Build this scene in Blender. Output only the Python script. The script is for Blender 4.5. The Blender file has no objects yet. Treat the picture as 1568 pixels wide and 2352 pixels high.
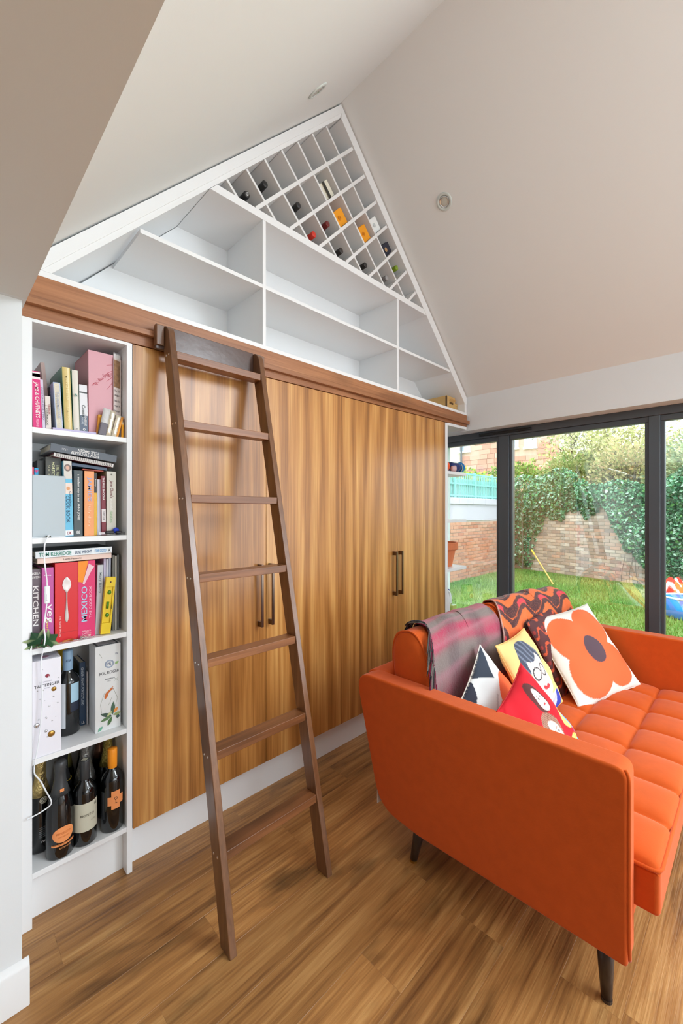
import bpy, bmesh, math, random
import numpy as np
from mathutils import Vector, Matrix
SC = bpy.context.scene
COL = SC.collection
R = math.radians

# ------------------------------------------------------------------ camera, world, light, exposure
cam_d = bpy.data.cameras.new('camera'); cam = bpy.data.objects.new('camera', cam_d); COL.objects.link(cam)
cam.location = (0, -1.66, 1.35); cam.rotation_euler = (R(90), 0, R(-44.791))
cam_d.sensor_fit = 'VERTICAL'; cam_d.sensor_height = 36; cam_d.sensor_width = 24; cam_d.lens = 955/2352*36
cam_d.clip_start = .02; cam_d.clip_end = 200
SC.camera = cam
w = bpy.data.worlds.new('overcast_sky'); SC.world = w; w.use_nodes = True
bg = w.node_tree.nodes['Background']; bg.inputs[0].default_value = (.88, .95, 1, 1); bg.inputs[1].default_value = 3.6
def area(name, loc, rot, sx, sy, power, col=(1, 1, 1)):
    d = bpy.data.lights.new(name, 'AREA'); d.shape = 'RECTANGLE'; d.size = sx; d.size_y = sy; d.energy = power; d.color = col
    o = bpy.data.objects.new(name, d); COL.objects.link(o); o.location = loc; o.rotation_euler = rot
    return o
# daylight through the glazed doors that carry on along the right wall, and an added frontal fill lamp by the far end wall
area('daylight_side_doors', (3.0, -3.9, 1.05), (0, R(90), 0), 1.8, 3.2, 55, (.86, .94, 1))
area('added_end_fill', (1.3, -5.85, 1.6), (R(90), 0, 0), 2.6, 2.0, 18, (.74, .88, 1))
# roof window in the right slope behind the camera
area('daylight_roof_window', (2.45, -3.55, 2.80), (0, R(44.1), 0), 1.2, 1.7, 82, (.84, .93, 1))
SC.view_settings.view_transform = 'Standard'; SC.view_settings.look = 'None'
SC.view_settings.gamma = 1; SC.view_settings.use_curve_mapping = False
SC.view_settings.exposure = 0.42
SC.cycles.max_bounces = 10; SC.cycles.diffuse_bounces = 6; SC.cycles.glossy_bounces = 4
SC.cycles.transparent_max_bounces = 16; SC.cycles.sample_clamp_indirect = 6
SC.cycles.use_denoising = True

rnd = random.Random(7); nr = np.random.default_rng(11)

# ------------------------------------------------------------------ helpers
def lin(r, g, b):
    f = lambda c: (c/255/12.92 if c/255 <= .04045 else ((c/255+.055)/1.055)**2.4)
    return (f(r), f(g), f(b))
ORG = {}
def props(o, label=None, cat=None, group=None, kind=None):
    if label: o['label'] = label
    if cat: o['category'] = cat
    if group: o['group'] = group
    if kind: o['kind'] = kind
    return o
def thing(name, label, cat, loc=(0, 0, 0), rot=(0, 0, 0), group=None, kind=None, parent=None):
    o = bpy.data.objects.new(name, None); COL.objects.link(o); o.empty_display_size = .05
    o.location = loc; o.rotation_euler = rot; ORG[o.name] = Vector(loc)
    if parent: o.parent = parent
    return props(o, label, cat, group, kind)
def origin(parent):
    v = Vector((0, 0, 0)); p = parent
    while p is not None:
        v += ORG.get(p.name, Vector((0, 0, 0))); p = p.parent
    return v
class MB:
    def __init__(s): s.v = []; s.f = []; s.c = None
    def add(s, vs, fs):
        n = len(s.v); s.v += [tuple(p) for p in vs]; s.f += [tuple(i+n for i in f) for f in fs]; return s
    def box(s, x0, x1, y0, y1, z0, z1):
        return s.add([(x0,y0,z0),(x1,y0,z0),(x1,y1,z0),(x0,y1,z0),(x0,y0,z1),(x1,y0,z1),(x1,y1,z1),(x0,y1,z1)],
                     [(0,3,2,1),(4,5,6,7),(0,1,5,4),(1,2,6,5),(2,3,7,6),(3,0,4,7)])
    def prism(s, poly, axis, a, b):      # poly in the two other axes (x: (y,z), y: (x,z), z: (x,y))
        n = len(poly)
        def P(p, t): return {'x': (t, p[0], p[1]), 'y': (p[0], t, p[1]), 'z': (p[0], p[1], t)}[axis]
        vs = [P(p, a) for p in poly]+[P(p, b) for p in poly]
        return s.add(vs, [tuple(range(n))[::-1], tuple(range(n, 2*n))]+[(i, (i+1) % n, n+(i+1) % n, n+i) for i in range(n)])
    def bar(s, p, q, w, h, up=(0, 0, 1)):   # rectangular bar from p to q
        p, q = Vector(p), Vector(q); d = (q-p).normalized(); u = Vector(up); sd = d.cross(u)
        if sd.length < 1e-5: sd = d.cross(Vector((1, 0, 0)))
        sd.normalize(); u = sd.cross(d)
        c = [(-1,-1),(1,-1),(1,1),(-1,1)]
        vs = [p+sd*a*w/2+u*b*h/2 for a, b in c]+[q+sd*a*w/2+u*b*h/2 for a, b in c]
        return s.add(vs, [(0,1,2,3),(7,6,5,4),(0,4,5,1),(1,5,6,2),(2,6,7,3),(3,7,4,0)])
    def tube(s, pts, r, n=8, cap=True):
        pts = [Vector(p) for p in pts]; m = len(pts); rs = r if isinstance(r, (list, tuple)) else [r]*m
        vs = []; side = None
        for i, p in enumerate(pts):
            d = (pts[min(i+1, m-1)]-pts[max(i-1, 0)]).normalized()
            if side is None:
                side = d.cross(Vector((0, 0, 1)))
                if side.length < .1: side = d.cross(Vector((1, 0, 0)))
            side = (side-d*side.dot(d)).normalized(); up = d.cross(side)
            vs += [p+(side*math.cos(2*math.pi*k/n)+up*math.sin(2*math.pi*k/n))*rs[i] for k in range(n)]
        fs = [(i*n+k, i*n+(k+1) % n, (i+1)*n+(k+1) % n, (i+1)*n+k) for i in range(m-1) for k in range(n)]
        if cap: fs += [tuple(range(n))[::-1], tuple(range((m-1)*n, m*n))]
        return s.add(vs, fs)
    def lathe(s, prof, c=(0, 0, 0), n=24):
        vs = [(c[0]+r*math.cos(2*math.pi*k/n), c[1]+r*math.sin(2*math.pi*k/n), c[2]+z) for r, z in prof for k in range(n)]
        m = len(prof)
        fs = [(i*n+k, i*n+(k+1) % n, (i+1)*n+(k+1) % n, (i+1)*n+k) for i in range(m-1) for k in range(n)]
        if prof[0][0] > 1e-6: fs.append(tuple(range(n))[::-1])
        if prof[-1][0] > 1e-6: fs.append(tuple(range((m-1)*n, m*n)))
        return s.add(vs, fs)
    def torus(s, c, R0, r, n=20, m=6, ax=(0, 0, 1)):
        ax = Vector(ax).normalized(); a = ax.orthogonal().normalized(); b = ax.cross(a); c = Vector(c)
        vs = []
        for i in range(n):
            t = 2*math.pi*i/n; d = a*math.cos(t)+b*math.sin(t)
            for k in range(m):
                q = 2*math.pi*k/m; vs.append(c+d*(R0+r*math.cos(q))+ax*r*math.sin(q))
        return s.add(vs, [(i*m+k, ((i+1) % n)*m+k, ((i+1) % n)*m+(k+1) % m, i*m+(k+1) % m) for i in range(n) for k in range(m)])
    def grid(s, fn, nu, nv, colf=None):
        vs = []; cs = []
        for j in range(nv+1):
            for i in range(nu+1):
                u, v = i/nu, j/nv; vs.append(fn(u, v))
                if colf: cs.append(colf(u, v))
        fs = [(j*(nu+1)+i, j*(nu+1)+i+1, (j+1)*(nu+1)+i+1, (j+1)*(nu+1)+i) for j in range(nv) for i in range(nu)]
        if colf:
            if s.c is None: s.c = []
            s.c += cs
        return s.add(vs, fs)
def bake(name, mb, mat, parent=None, local=False, smooth=False, bevel=0, seg=2, kind=None, label=None, recalc=True, weld=False):
    me = bpy.data.meshes.new(name)
    o0 = Vector((0, 0, 0)) if (local or parent is None) else origin(parent)
    me.from_pydata([(p[0]-o0[0], p[1]-o0[1], p[2]-o0[2]) for p in mb.v], [], mb.f)
    if mb.c:
        at = me.color_attributes.new('Col', 'FLOAT_COLOR', 'POINT')
        at.data.foreach_set('color', np.array([(c[0], c[1], c[2], 1) for c in mb.c], dtype=np.float32).ravel())
    if recalc:
        b = bmesh.new(); b.from_mesh(me)
        if weld: bmesh.ops.remove_doubles(b, verts=b.verts, dist=weld)
        bmesh.ops.recalc_face_normals(b, faces=b.faces); b.to_mesh(me); b.free()
    if mat: me.materials.append(mat)
    if smooth: me.polygons.foreach_set('use_smooth', [True]*len(me.polygons))
    o = bpy.data.objects.new(name, me); COL.objects.link(o)
    if parent: o.parent = parent
    if bevel:
        m = o.modifiers.new('bevel', 'BEVEL'); m.width = bevel; m.segments = seg; m.limit_method = 'ANGLE'; m.angle_limit = R(35)
        if seg > 1 and not smooth:
            me.polygons.foreach_set('use_smooth', [True]*len(me.polygons)); m.harden_normals = True
    if kind: o['kind'] = kind
    if label: o['label'] = label
    return o
def struct(name, mb, mat, parent=None, **k): return bake(name, mb, mat, parent, kind=(None if parent else 'structure'), **k)
def share(name, src, parent, loc, rot=(0, 0, 0), scale=(1, 1, 1)):
    o = src.copy(); o.name = name; COL.objects.link(o); o.parent = parent; o.location = loc; o.rotation_euler = rot; o.scale = scale
    return o

# ------------------------------------------------------------------ materials
MATS = {}
def mat(name, col=(.8, .8, .8), rough=.5, metal=0, spec=.5, sheen=0, coat=0, coat_r=.1, bump=0, bscale=60, vary=0, attr=False, trans=0):
    if name in MATS: return MATS[name]
    m = bpy.data.materials.new(name); m.use_nodes = True; MATS[name] = m
    nt = m.node_tree; N = nt.nodes; L = nt.links; b = N['Principled BSDF']
    b.inputs['Base Color'].default_value = (*col, 1); b.inputs['Roughness'].default_value = rough
    b.inputs['Metallic'].default_value = metal; b.inputs['Specular IOR Level'].default_value = spec
    b.inputs['Coat Weight'].default_value = coat; b.inputs['Coat Roughness'].default_value = coat_r
    if sheen: b.inputs['Sheen Weight'].default_value = sheen; b.inputs['Sheen Roughness'].default_value = .4
    if trans: b.inputs['Transmission Weight'].default_value = trans
    src = None
    if attr:
        a = N.new('ShaderNodeAttribute'); a.attribute_name = 'Col'; src = a.outputs['Color']
    if vary:
        tc = N.new('ShaderNodeTexCoord'); n = N.new('ShaderNodeTexNoise'); n.inputs['Scale'].default_value = bscale*.12; n.inputs['Detail'].default_value = 4
        L.new(tc.outputs['Object'], n.inputs['Vector'])
        mp = N.new('ShaderNodeMapRange'); mp.inputs['From Min'].default_value = .25; mp.inputs['From Max'].default_value = .75
        mp.inputs['To Min'].default_value = 1-vary; mp.inputs['To Max'].default_value = 1+vary
        L.new(n.outputs['Fac'], mp.inputs['Value'])
        hs = N.new('ShaderNodeHueSaturation'); L.new(mp.outputs[0], hs.inputs['Value'])
        if src is not None: L.new(src, hs.inputs['Color'])
        else: hs.inputs['Color'].default_value = (*col, 1)
        src = hs.outputs['Color']
    if src is not None: L.new(src, b.inputs['Base Color'])
    if bump:
        tc = N.new('ShaderNodeTexCoord'); n = N.new('ShaderNodeTexNoise'); n.inputs['Scale'].default_value = bscale; n.inputs['Detail'].default_value = 5
        L.new(tc.outputs['Object'], n.inputs['Vector'])
        bp = N.new('ShaderNodeBump'); bp.inputs['Strength'].default_value = bump; bp.inputs['Distance'].default_value = .01
        L.new(n.outputs['Fac'], bp.inputs['Height']); L.new(bp.outputs[0], b.inputs['Normal'])
    return m
def wood(name, axis, ramp, rough=.4, fine=140, broad=5, stretch=.05, spec=.5, coat=0, coat_r=.2, knots=0, bump=.12, figure=0, randomise=True):
    """Grain running along the given local axis, streaks across it, optional cathedral figure and knots."""
    m = bpy.data.materials.new(name); m.use_nodes = True; nt = m.node_tree; N = nt.nodes; L = nt.links; b = N['Principled BSDF']
    tc = N.new('ShaderNodeTexCoord'); vec = tc.outputs['Object']
    if randomise:
        oi = N.new('ShaderNodeObjectInfo'); sc = N.new('ShaderNodeVectorMath'); sc.operation = 'SCALE'
        cmb = N.new('ShaderNodeCombineXYZ')
        for k, f in enumerate((37., 61., 83.)):
            mm = N.new('ShaderNodeMath'); mm.operation = 'MULTIPLY'; mm.inputs[1].default_value = f
            L.new(oi.outputs['Random'], mm.inputs[0]); L.new(mm.outputs[0], cmb.inputs[k])
        ad = N.new('ShaderNodeVectorMath'); ad.operation = 'ADD'; L.new(vec, ad.inputs[0]); L.new(cmb.outputs[0], ad.inputs[1]); vec = ad.outputs[0]
    def noise(scale, st, detail, dist=0, rgh=.55):
        mp = N.new('ShaderNodeMapping'); s = [scale, scale, scale]; s['xyz'.index(axis)] = scale*st
        mp.inputs['Scale'].default_value = s; L.new(vec, mp.inputs['Vector'])
        n = N.new('ShaderNodeTexNoise'); n.inputs['Scale'].default_value = 1; n.inputs['Detail'].default_value = detail
        n.inputs['Distortion'].default_value = dist; n.inputs['Roughness'].default_value = rgh; L.new(mp.outputs[0], n.inputs['Vector'])
        return n.outputs['Fac']
    def mix(a, bb, t):
        mx = N.new('ShaderNodeMix'); mx.data_type = 'FLOAT'; mx.inputs[0].default_value = t
        L.new(a, mx.inputs[2]); L.new(bb, mx.inputs[3]); return mx.outputs[0]
    a = noise(broad, stretch*1.6, 3, .6); c = noise(fine, stretch*.4, 4); d = noise(broad*4.5, stretch*.7, 4, .3)
    v = mix(mix(a, d, .5), c, .28)
    if figure:
        mp = N.new('ShaderNodeMapping'); s = [1, 1, 1]; s['xyz'.index(axis)] = .09; mp.inputs['Scale'].default_value = s; L.new(vec, mp.inputs['Vector'])
        wv = N.new('ShaderNodeTexWave'); wv.wave_type = 'RINGS'; wv.rings_direction = 'SPHERICAL'; wv.inputs['Scale'].default_value = figure
        wv.inputs['Distortion'].default_value = 9; wv.inputs['Detail'].default_value = 2; wv.inputs['Detail Scale'].default_value = 1.3
        L.new(mp.outputs[0], wv.inputs['Vector']); v = mix(v, wv.outputs['Fac'], .16)
    cr = N.new('ShaderNodeValToRGB'); els = cr.color_ramp.elements
    while len(els) < len(ramp): els.new(.5)
    for e, (p, cc) in zip(els, ramp): e.position = p; e.color = (*cc, 1)
    L.new(v, cr.inputs[0]); out = cr.outputs['Color']
    if knots:
        k = noise(knots, .38, 3, .5); r2 = N.new('ShaderNodeMapRange'); r2.inputs['From Min'].default_value = .55; r2.inputs['From Max'].default_value = .74
        r2.inputs['To Min'].default_value = 1; r2.inputs['To Max'].default_value = .34; L.new(k, r2.inputs['Value'])
        mu = N.new('ShaderNodeHueSaturation'); L.new(r2.outputs[0], mu.inputs['Value']); L.new(out, mu.inputs['Color']); out = mu.outputs['Color']
    if randomise:
        hv = N.new('ShaderNodeHueSaturation'); mr = N.new('ShaderNodeMapRange'); mr.inputs['To Min'].default_value = .86; mr.inputs['To Max'].default_value = 1.12
        L.new(oi.outputs['Random'], mr.inputs['Value']); L.new(mr.outputs[0], hv.inputs['Value']); L.new(out, hv.inputs['Color']); out = hv.outputs['Color']
    L.new(out, b.inputs['Base Color']); b.inputs['Roughness'].default_value = rough; b.inputs['Specular IOR Level'].default_value = spec
    b.inputs['Coat Weight'].default_value = coat; b.inputs['Coat Roughness'].default_value = coat_r
    if bump:
        bp = N.new('ShaderNodeBump'); bp.inputs['Strength'].default_value = bump; bp.inputs['Distance'].default_value = .004
        L.new(c, bp.inputs['Height']); L.new(bp.outputs[0], b.inputs['Normal'])
    MATS[name] = m; return m
def plain(r, g, b, rough=.55, **k):
    return mat('paint_%d_%d_%d_%d' % (r, g, b, int(rough*100)), lin(r, g, b), rough, **k)

M_wall = mat('white_wall_paint', (.75, .78, .80), .85, bump=.02, bscale=250)
M_ceil = mat('white_ceiling_paint', (.80, .81, .80), .9, bump=.02, bscale=250)
M_white = mat('white_satin_lacquer', (.83, .84, .85), .35, bump=.008, bscale=90)
M_rackin = mat('white_rack_lacquer', (.80, .80, .80), .45, bump=.008, bscale=90)
M_dark = mat('black_gap', (.01, .01, .01), .9, bump=.05)
M_alu = mat('anthracite_aluminium', lin(76, 83, 90), .36, spec=.5, bump=.01, bscale=300)
M_chrome = mat('brushed_chrome', (.75, .75, .76), .22, metal=1, bump=.01, bscale=300)
M_handle = mat('bronzed_nickel', lin(120, 105, 95), .28, metal=1, bump=.01, bscale=300)
M_floor = wood('rustic_oak_plank', 'x', [(.28, lin(84, 54, 30)), (.40, lin(136, 93, 52)), (.50, lin(172, 123, 70)), (.60, lin(198, 150, 92)), (.75, lin(222, 182, 126))],
               rough=.34, fine=120, broad=9, stretch=.085, knots=6.5, bump=.4, spec=.5)
M_door = wood('walnut_veneer', 'z', [(.27, lin(108, 64, 26)), (.42, lin(162, 106, 48)), (.53, lin(192, 133, 68)), (.66, lin(220, 168, 98)), (.82, lin(236, 194, 128))],
              rough=.36, fine=210, broad=15, stretch=.035, figure=3.2, spec=.5, bump=.05, randomise=False, coat=.42, coat_r=.27)
M_walx = wood('walnut_along_x', 'x', [(.25, lin(84, 50, 28)), (.45, lin(126, 80, 48)), (.6, lin(150, 98, 60)), (.8, lin(176, 124, 84))], rough=.36, fine=170, broad=12, stretch=.05, knots=3, bump=.08)
M_fasc = wood('walnut_fascia', 'x', [(.25, lin(104, 64, 38)), (.45, lin(152, 98, 62)), (.6, lin(176, 120, 80)), (.8, lin(200, 146, 104))], rough=.38, fine=170, broad=12, stretch=.05, knots=3, bump=.08)
M_walz = wood('walnut_along_z', 'z', [(.25, lin(70, 44, 26)), (.45, lin(104, 68, 42)), (.6, lin(124, 84, 54)), (.8, lin(150, 108, 76))], rough=.3, fine=170, broad=12, stretch=.05, bump=.06, coat=.45, coat_r=.3)
M_orange = mat('orange_velvet', lin(208, 90, 32), .85, sheen=.18, spec=.15, bump=.05, bscale=220, vary=.05)
M_legwood = mat('dark_stained_leg', lin(58, 44, 36), .35, bump=.03, bscale=120)
M_brass = mat('brass', lin(190, 150, 80), .3, metal=1, bump=.01)
M_attr = mat('printed_cotton', (1, 1, 1), .85, spec=.25, attr=True, bump=.08, bscale=500)
M_wool = mat('woven_wool', (1, 1, 1), .95, spec=.1, sheen=.3, attr=True, bump=.35, bscale=260)
M_print = mat('printed_card', (1, 1, 1), .4, attr=True, bump=.01)
M_glassb = mat('black_bottle_glass', lin(10, 12, 14), .06, spec=.6, coat=.4, bump=.002, bscale=10)
M_page = mat('book_pages', lin(222, 214, 196), .9, bump=.3, bscale=400)
M_terra = mat('terracotta', lin(212, 122, 78), .85, bump=.1, bscale=120, vary=.08)
M_leaf = mat('foliage', (1, 1, 1), .6, attr=True, spec=.3, bump=.02)
M_bark = mat('bark', lin(92, 84, 70), .9, bump=.5, bscale=60, vary=.2)
M_soil = mat('lawn_soil', lin(108, 140, 68), .95, bump=.3, bscale=20, vary=.18)

def brickmat(name, cols):
    m = bpy.data.materials.new(name); m.use_nodes = True; N = m.node_tree.nodes; L = m.node_tree.links; b = N['Principled BSDF']
    oi = N.new('ShaderNodeObjectInfo'); cr = N.new('ShaderNodeValToRGB'); els = cr.color_ramp.elements
    while len(els) < len(cols): els.new(.5)
    for i, (e, c) in enumerate(zip(els, cols)): e.position = i/(len(cols)-1); e.color = (*c, 1)
    L.new(oi.outputs['Random'], cr.inputs[0])
    tc = N.new('ShaderNodeTexCoord'); n = N.new('ShaderNodeTexNoise'); n.inputs['Scale'].default_value = 14; n.inputs['Detail'].default_value = 5; L.new(tc.outputs['Object'], n.inputs['Vector'])
    mp = N.new('ShaderNodeMapRange'); mp.inputs['To Min'].default_value = .7; mp.inputs['To Max'].default_value = 1.3; L.new(n.outputs['Fac'], mp.inputs['Value'])
    hs = N.new('ShaderNodeHueSaturation'); L.new(mp.outputs[0], hs.inputs['Value']); L.new(cr.outputs[0], hs.inputs['Color']); L.new(hs.outputs[0], b.inputs['Base Color'])
    b.inputs['Roughness'].default_value = .95
    bp = N.new('ShaderNodeBump'); bp.inputs['Strength'].default_value = .4; bp.inputs['Distance'].default_value = .01; L.new(n.outputs['Fac'], bp.inputs['Height']); L.new(bp.outputs[0], b.inputs['Normal'])
    return m
def glassmat(name, base, tint=(1, 1, 1)):
    m = bpy.data.materials.new(name); m.use_nodes = True; N = m.node_tree.nodes; L = m.node_tree.links
    N.remove(N['Principled BSDF']); out = N['Material Output']
    t = N.new('ShaderNodeBsdfTransparent'); t.inputs[0].default_value = (*tint, 1); g = N.new('ShaderNodeBsdfGlossy'); g.inputs['Roughness'].default_value = .01
    fr = N.new('ShaderNodeFresnel'); fr.inputs[0].default_value = 1.5; ad = N.new('ShaderNodeMath'); ad.operation = 'ADD'; ad.use_clamp = True; ad.inputs[1].default_value = base
    L.new(fr.outputs[0], ad.inputs[0]); mx = N.new('ShaderNodeMixShader'); L.new(ad.outputs[0], mx.inputs[0]); L.new(t.outputs[0], mx.inputs[1]); L.new(g.outputs[0], mx.inputs[2])
    L.new(mx.outputs[0], out.inputs[0]); return m
M_pane = glassmat('double_glazing', .13, (.97, .99, .98))

# ------------------------------------------------------------------ text
def text_shape(body, bold=0):
    cu = bpy.data.curves.new('txt', 'FONT'); cu.body = body; cu.size = 1; cu.align_x = 'CENTER'; cu.align_y = 'CENTER'; cu.resolution_u = 2; cu.offset = bold
    o = bpy.data.objects.new('txt', cu); COL.objects.link(o)
    dg = bpy.context.evaluated_depsgraph_get(); me = bpy.data.meshes.new_from_object(o.evaluated_get(dg))
    vs = [tuple(v.co) for v in me.vertices]; fs = [tuple(p.vertices) for p in me.polygons]
    bpy.data.objects.remove(o); bpy.data.curves.remove(cu); bpy.data.meshes.remove(me)
    return vs, fs
def text(parent, body, c, xd, up, w, h, m, off=.0006, bold=.01, cyl=None):
    """Lettering fitted to a w x h box centred on c (parent local); cyl=(cx,cy,r,phi0) wraps it on a bottle."""
    vs, fs = text_shape(body, bold)
    if not vs: return
    xs = [v[0] for v in vs]; ys = [v[1] for v in vs]
    W = max(xs)-min(xs); H = max(ys)-min(ys); cx = (max(xs)+min(xs))/2; cy = (max(ys)+min(ys))/2
    sx = w/W; sy = h/max(H, 1e-6)
    if sy > sx*2.2: sy = sx*2.2
    if sx > sy*1.8: sx = sy*1.8
    xd, up = Vector(xd), Vector(up); nn = xd.cross(up); c = Vector(c); out = []
    for x, y, _ in vs:
        a, b = (x-cx)*sx, (y-cy)*sy
        if cyl:
            p = xd*a+up*b; ang = cyl[3]+p.x/cyl[2]
            out.append((cyl[0]+(cyl[2]+off)*math.cos(ang), cyl[1]+(cyl[2]+off)*math.sin(ang), c.z+p.z))
        else: out.append(c+xd*a+up*b+nn*off)
    mb = MB(); mb.add(out, fs)
    return bake('lettering', mb, m, parent, local=True, recalc=False)
X_, Y_, Z_ = Vector((1, 0, 0)), Vector((0, 1, 0)), Vector((0, 0, 1))

# ================================================================== SETTING
# floor: base slab with every plank a part
fl = bake('floor', MB().box(-2.2, 3.3, -6.1, .4, -.12, -.012), mat('floor_screed', lin(60, 42, 26), .9, bump=.1), kind='structure')
def chamfer(L, W, H, c=.0005):
    m = MB(); x, y = L/2, W/2
    m.add([(-x,-y,-H),(x,-y,-H),(x,y,-H),(-x,y,-H),(-x,-y,-c),(x,-y,-c),(x,y,-c),(-x,y,-c),(-x+c,-y+c,0),(x-c,-y+c,0),(x-c,y-c,0),(-x+c,y-c,0)],
          [(0,3,2,1),(0,1,5,4),(1,2,6,5),(2,3,7,6),(3,0,4,7),(4,5,9,8),(5,6,10,9),(6,7,11,10),(7,4,8,11),(8,9,10,11)])
    return m
PW, PL = .15, 1.22
proto = None
joint = {0: .978, 1: .285, 2: 1.078, 6: .94}
for k in range(-1, 21):
    yc = -.05-PW*(k-.5)   # rows: row 0 spans .10..-.05
    x = joint.get(k, rnd.uniform(0, PL))-2*PL
    while x < 3.26:
        x0, x1 = max(x, -1.6), min(x+PL, 3.27)
        if x1-x0 > .05:
            if proto is None:
                proto = bake('plank', chamfer(PL, PW, .012), M_floor, fl, local=True); o = proto
            elif abs(x1-x0-PL) < 1e-4: o = share('plank', proto, fl, (0, 0, 0))
            else: o = bake('plank', chamfer(x1-x0, PW, .012), M_floor, fl, local=True)
            o.location = ((x0+x1)/2, yc, 0)
        x += PL
bake('plank_field', MB().box(-2.2, 3.27, -6.1, -3.05, -.012, 0), M_floor, fl, kind='stuff')

# roof slopes: left z=2.241+1.0417*(x-.292), right z=3.65-.97*(x-1.6445); ridge along y
AP = (1.6445, 3.65)
def zl(x): return 3.65+1.0417*(x-AP[0])
def zr(x): return 3.65-.9705*(x-AP[0])
struct('ceiling', MB().prism([(.10, zl(.10)), (AP[0], AP[1]), (AP[0], AP[1]+.18), (.10, zl(.10)+.18)], 'y', -6.1, .4), M_ceil)
struct('ceiling', MB().prism([(AP[0], AP[1]), (3.4, zr(3.4)), (3.4, zr(3.4)+.18), (AP[0], AP[1]+.18)], 'y', -6.1, .4), M_ceil)
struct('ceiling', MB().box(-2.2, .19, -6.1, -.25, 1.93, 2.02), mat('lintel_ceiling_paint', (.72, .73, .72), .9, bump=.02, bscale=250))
struct('wall_left', MB().box(-2.2, .182, -.235, .4, 0, 1.93), M_wall)
struct('wall_left', MB().box(.02, .19, -6.1, .4, 2.02, zl(.19)), M_wall)
struct('wall_left', MB().box(.02, .19, -.25, .4, 1.93, 2.02), M_wall)
struct('wall_left', MB().box(-2.3, -2.2, -6.1, .4, 0, 2.02), mat('low_bounce_dark_paint', lin(92, 88, 84), .85, bump=.02, bscale=200))  # unseen wall, darkened to cut the bounce onto the sofa arm
# back wall behind the fitted units
struct('wall_back', MB().prism([(.182, 0), (3.3, 0), (3.3, zr(3.3)+.05), (AP[0], AP[1]+.05), (.182, zl(.182)+.05)], 'y', .36, .46), M_wall)
# far end wall behind the camera with an opening behind the fill lamp
ef = MB(); ef.box(-2.2, 0, -6.2, -6.1, 0, 2.7); ef.box(2.6, 3.3, -6.2, -6.1, 0, 2.7); ef.box(0, 2.6, -6.2, -6.1, 0, .6); ef.prism([(0, 2.6), (2.6, 2.6), (2.6, zr(2.6)), (AP[0], 3.7), (.2, zl(.2)), (0, 2.6)], 'y', -6.2, -6.1)
struct('wall_front', ef, M_wall)
# right wall: band above the glazing with its reveal
struct('wall_right', MB().prism([(3.067, 2.0), (3.35, 2.0), (3.35, 2.30), (3.067, 2.30)], 'y', -6.1, .4), M_wall)
struct('wall_right', MB().box(3.19, 3.35, .32, .46, 0, 2.0), M_wall)
# baseboard on the nib wall
bb = MB(); prof = [(-.235, 0), (-.25, 0), (-.25, .105), (-.244, .118), (-.235, .125)]
bb.prism(prof, 'x', -2.2, .197)
struct('baseboard_left', bb, M_white, bevel=.001)
# kickboard below the doors
struct('trim_1', MB().box(.545, 2.757, .047, .065, 0, .157), M_white)

# window_1: anthracite glazing
win = thing('window_1', None, None, (3.19, -1.2, 0), kind='structure')
FX0, FX1 = 3.185, 3.265
b1 = MB(); b1.box(FX0, FX1, -6.0, .32, 1.912+.035, 2.0); bake('top_rail', b1, M_alu, win, bevel=.004)
bake('bottom_rail', MB().box(FX0, FX1, -6.0, .32, -.02, .06), M_alu, win, bevel=.004)
mull = [(-.205, -.287), (-1.167, -1.227), (-2.17, -2.23), (-3.2, -3.26), (-4.2, -4.26), (-5.94, -6.0)]
edges = [.32]+[v for a in mull for v in a]
for a, b in mull: bake('mullion', MB().box(FX0, FX1, b, a, .06, 1.947), M_alu, win, bevel=.004)
panes = [(.32, -.205), (-.287, -1.167), (-1.227, -2.17), (-2.23, -3.2), (-3.26, -4.2), (-4.26, -5.94)]
for a, b in panes:
    s = MB()
    s.box(FX0+.012, FX1-.012, b, a, 1.912, 1.947); s.box(FX0+.012, FX1-.012, b, a, .06, .10)
    s.box(FX0+.012, FX1-.012, a-.02, a+.001, .10, 1.912); s.box(FX0+.012, FX1-.012, b-.001, b+.02, .10, 1.912)
    bake('sash_bead', s, M_alu, win, bevel=.003)
    bake('pane', MB().box(3.208, 3.214, b+.015, a-.015, .08, 1.93), M_pane, win)
tv = MB(); tv.box(3.168, 3.186, -.46, -.05, 1.962, 1.982); tv.box(3.160, 3.170, -.455, -.055, 1.974, 1.980)
bake('trickle_vent', tv, mat('black_plastic', lin(30, 32, 35), .5, bump=.01), win, bevel=.002)

# ceiling downlights
def downlight(x, side, y, label):
    z = zl(x) if side == 'L' else zr(x)
    n = Vector((1.0417, 0, -1)).normalized() if side == 'L' else Vector((-.9705, 0, -1)).normalized()
    t = thing('downlight', label, 'ceiling light', (x, y, z), group='recessed downlights in the sloping ceiling')
    q = Vector((0, 0, -1)).rotation_difference(n); t.rotation_mode = 'QUATERNION'; t.rotation_quaternion = q
    rg = MB(); rg.lathe([(.047, .001), (.047, -.003), (.043, -.006), (.034, -.006), (.031, -.002), (.031, .0)], n=32)
    bake('trim_ring', rg, mat('pale_downlight_ring', lin(205, 212, 208), .35, bump=.01), t, local=True, smooth=True)
    rg = MB(); rg.lathe([(.0305, -.0005), (.0295, -.0045), (.026, -.004), (.025, -.001)], n=32)
    bake('gimbal', rg, M_chrome, t, local=True, smooth=True)
    rg = MB(); rg.lathe([(.0001, -.003), (.014, -.0035), (.024, -.0012), (.0245, -.0005)], n=32)
    bake('lens', rg, mat('frosted_lens', lin(196, 192, 180), .25, bump=.01), t, local=True, smooth=True)
downlight(1.206, 'L', -.296, 'recessed downlight in the left ceiling slope above the gable peak')
downlight(2.142, 'R', -.356, 'round recessed downlight in the right ceiling slope beside the wine rack')

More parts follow.
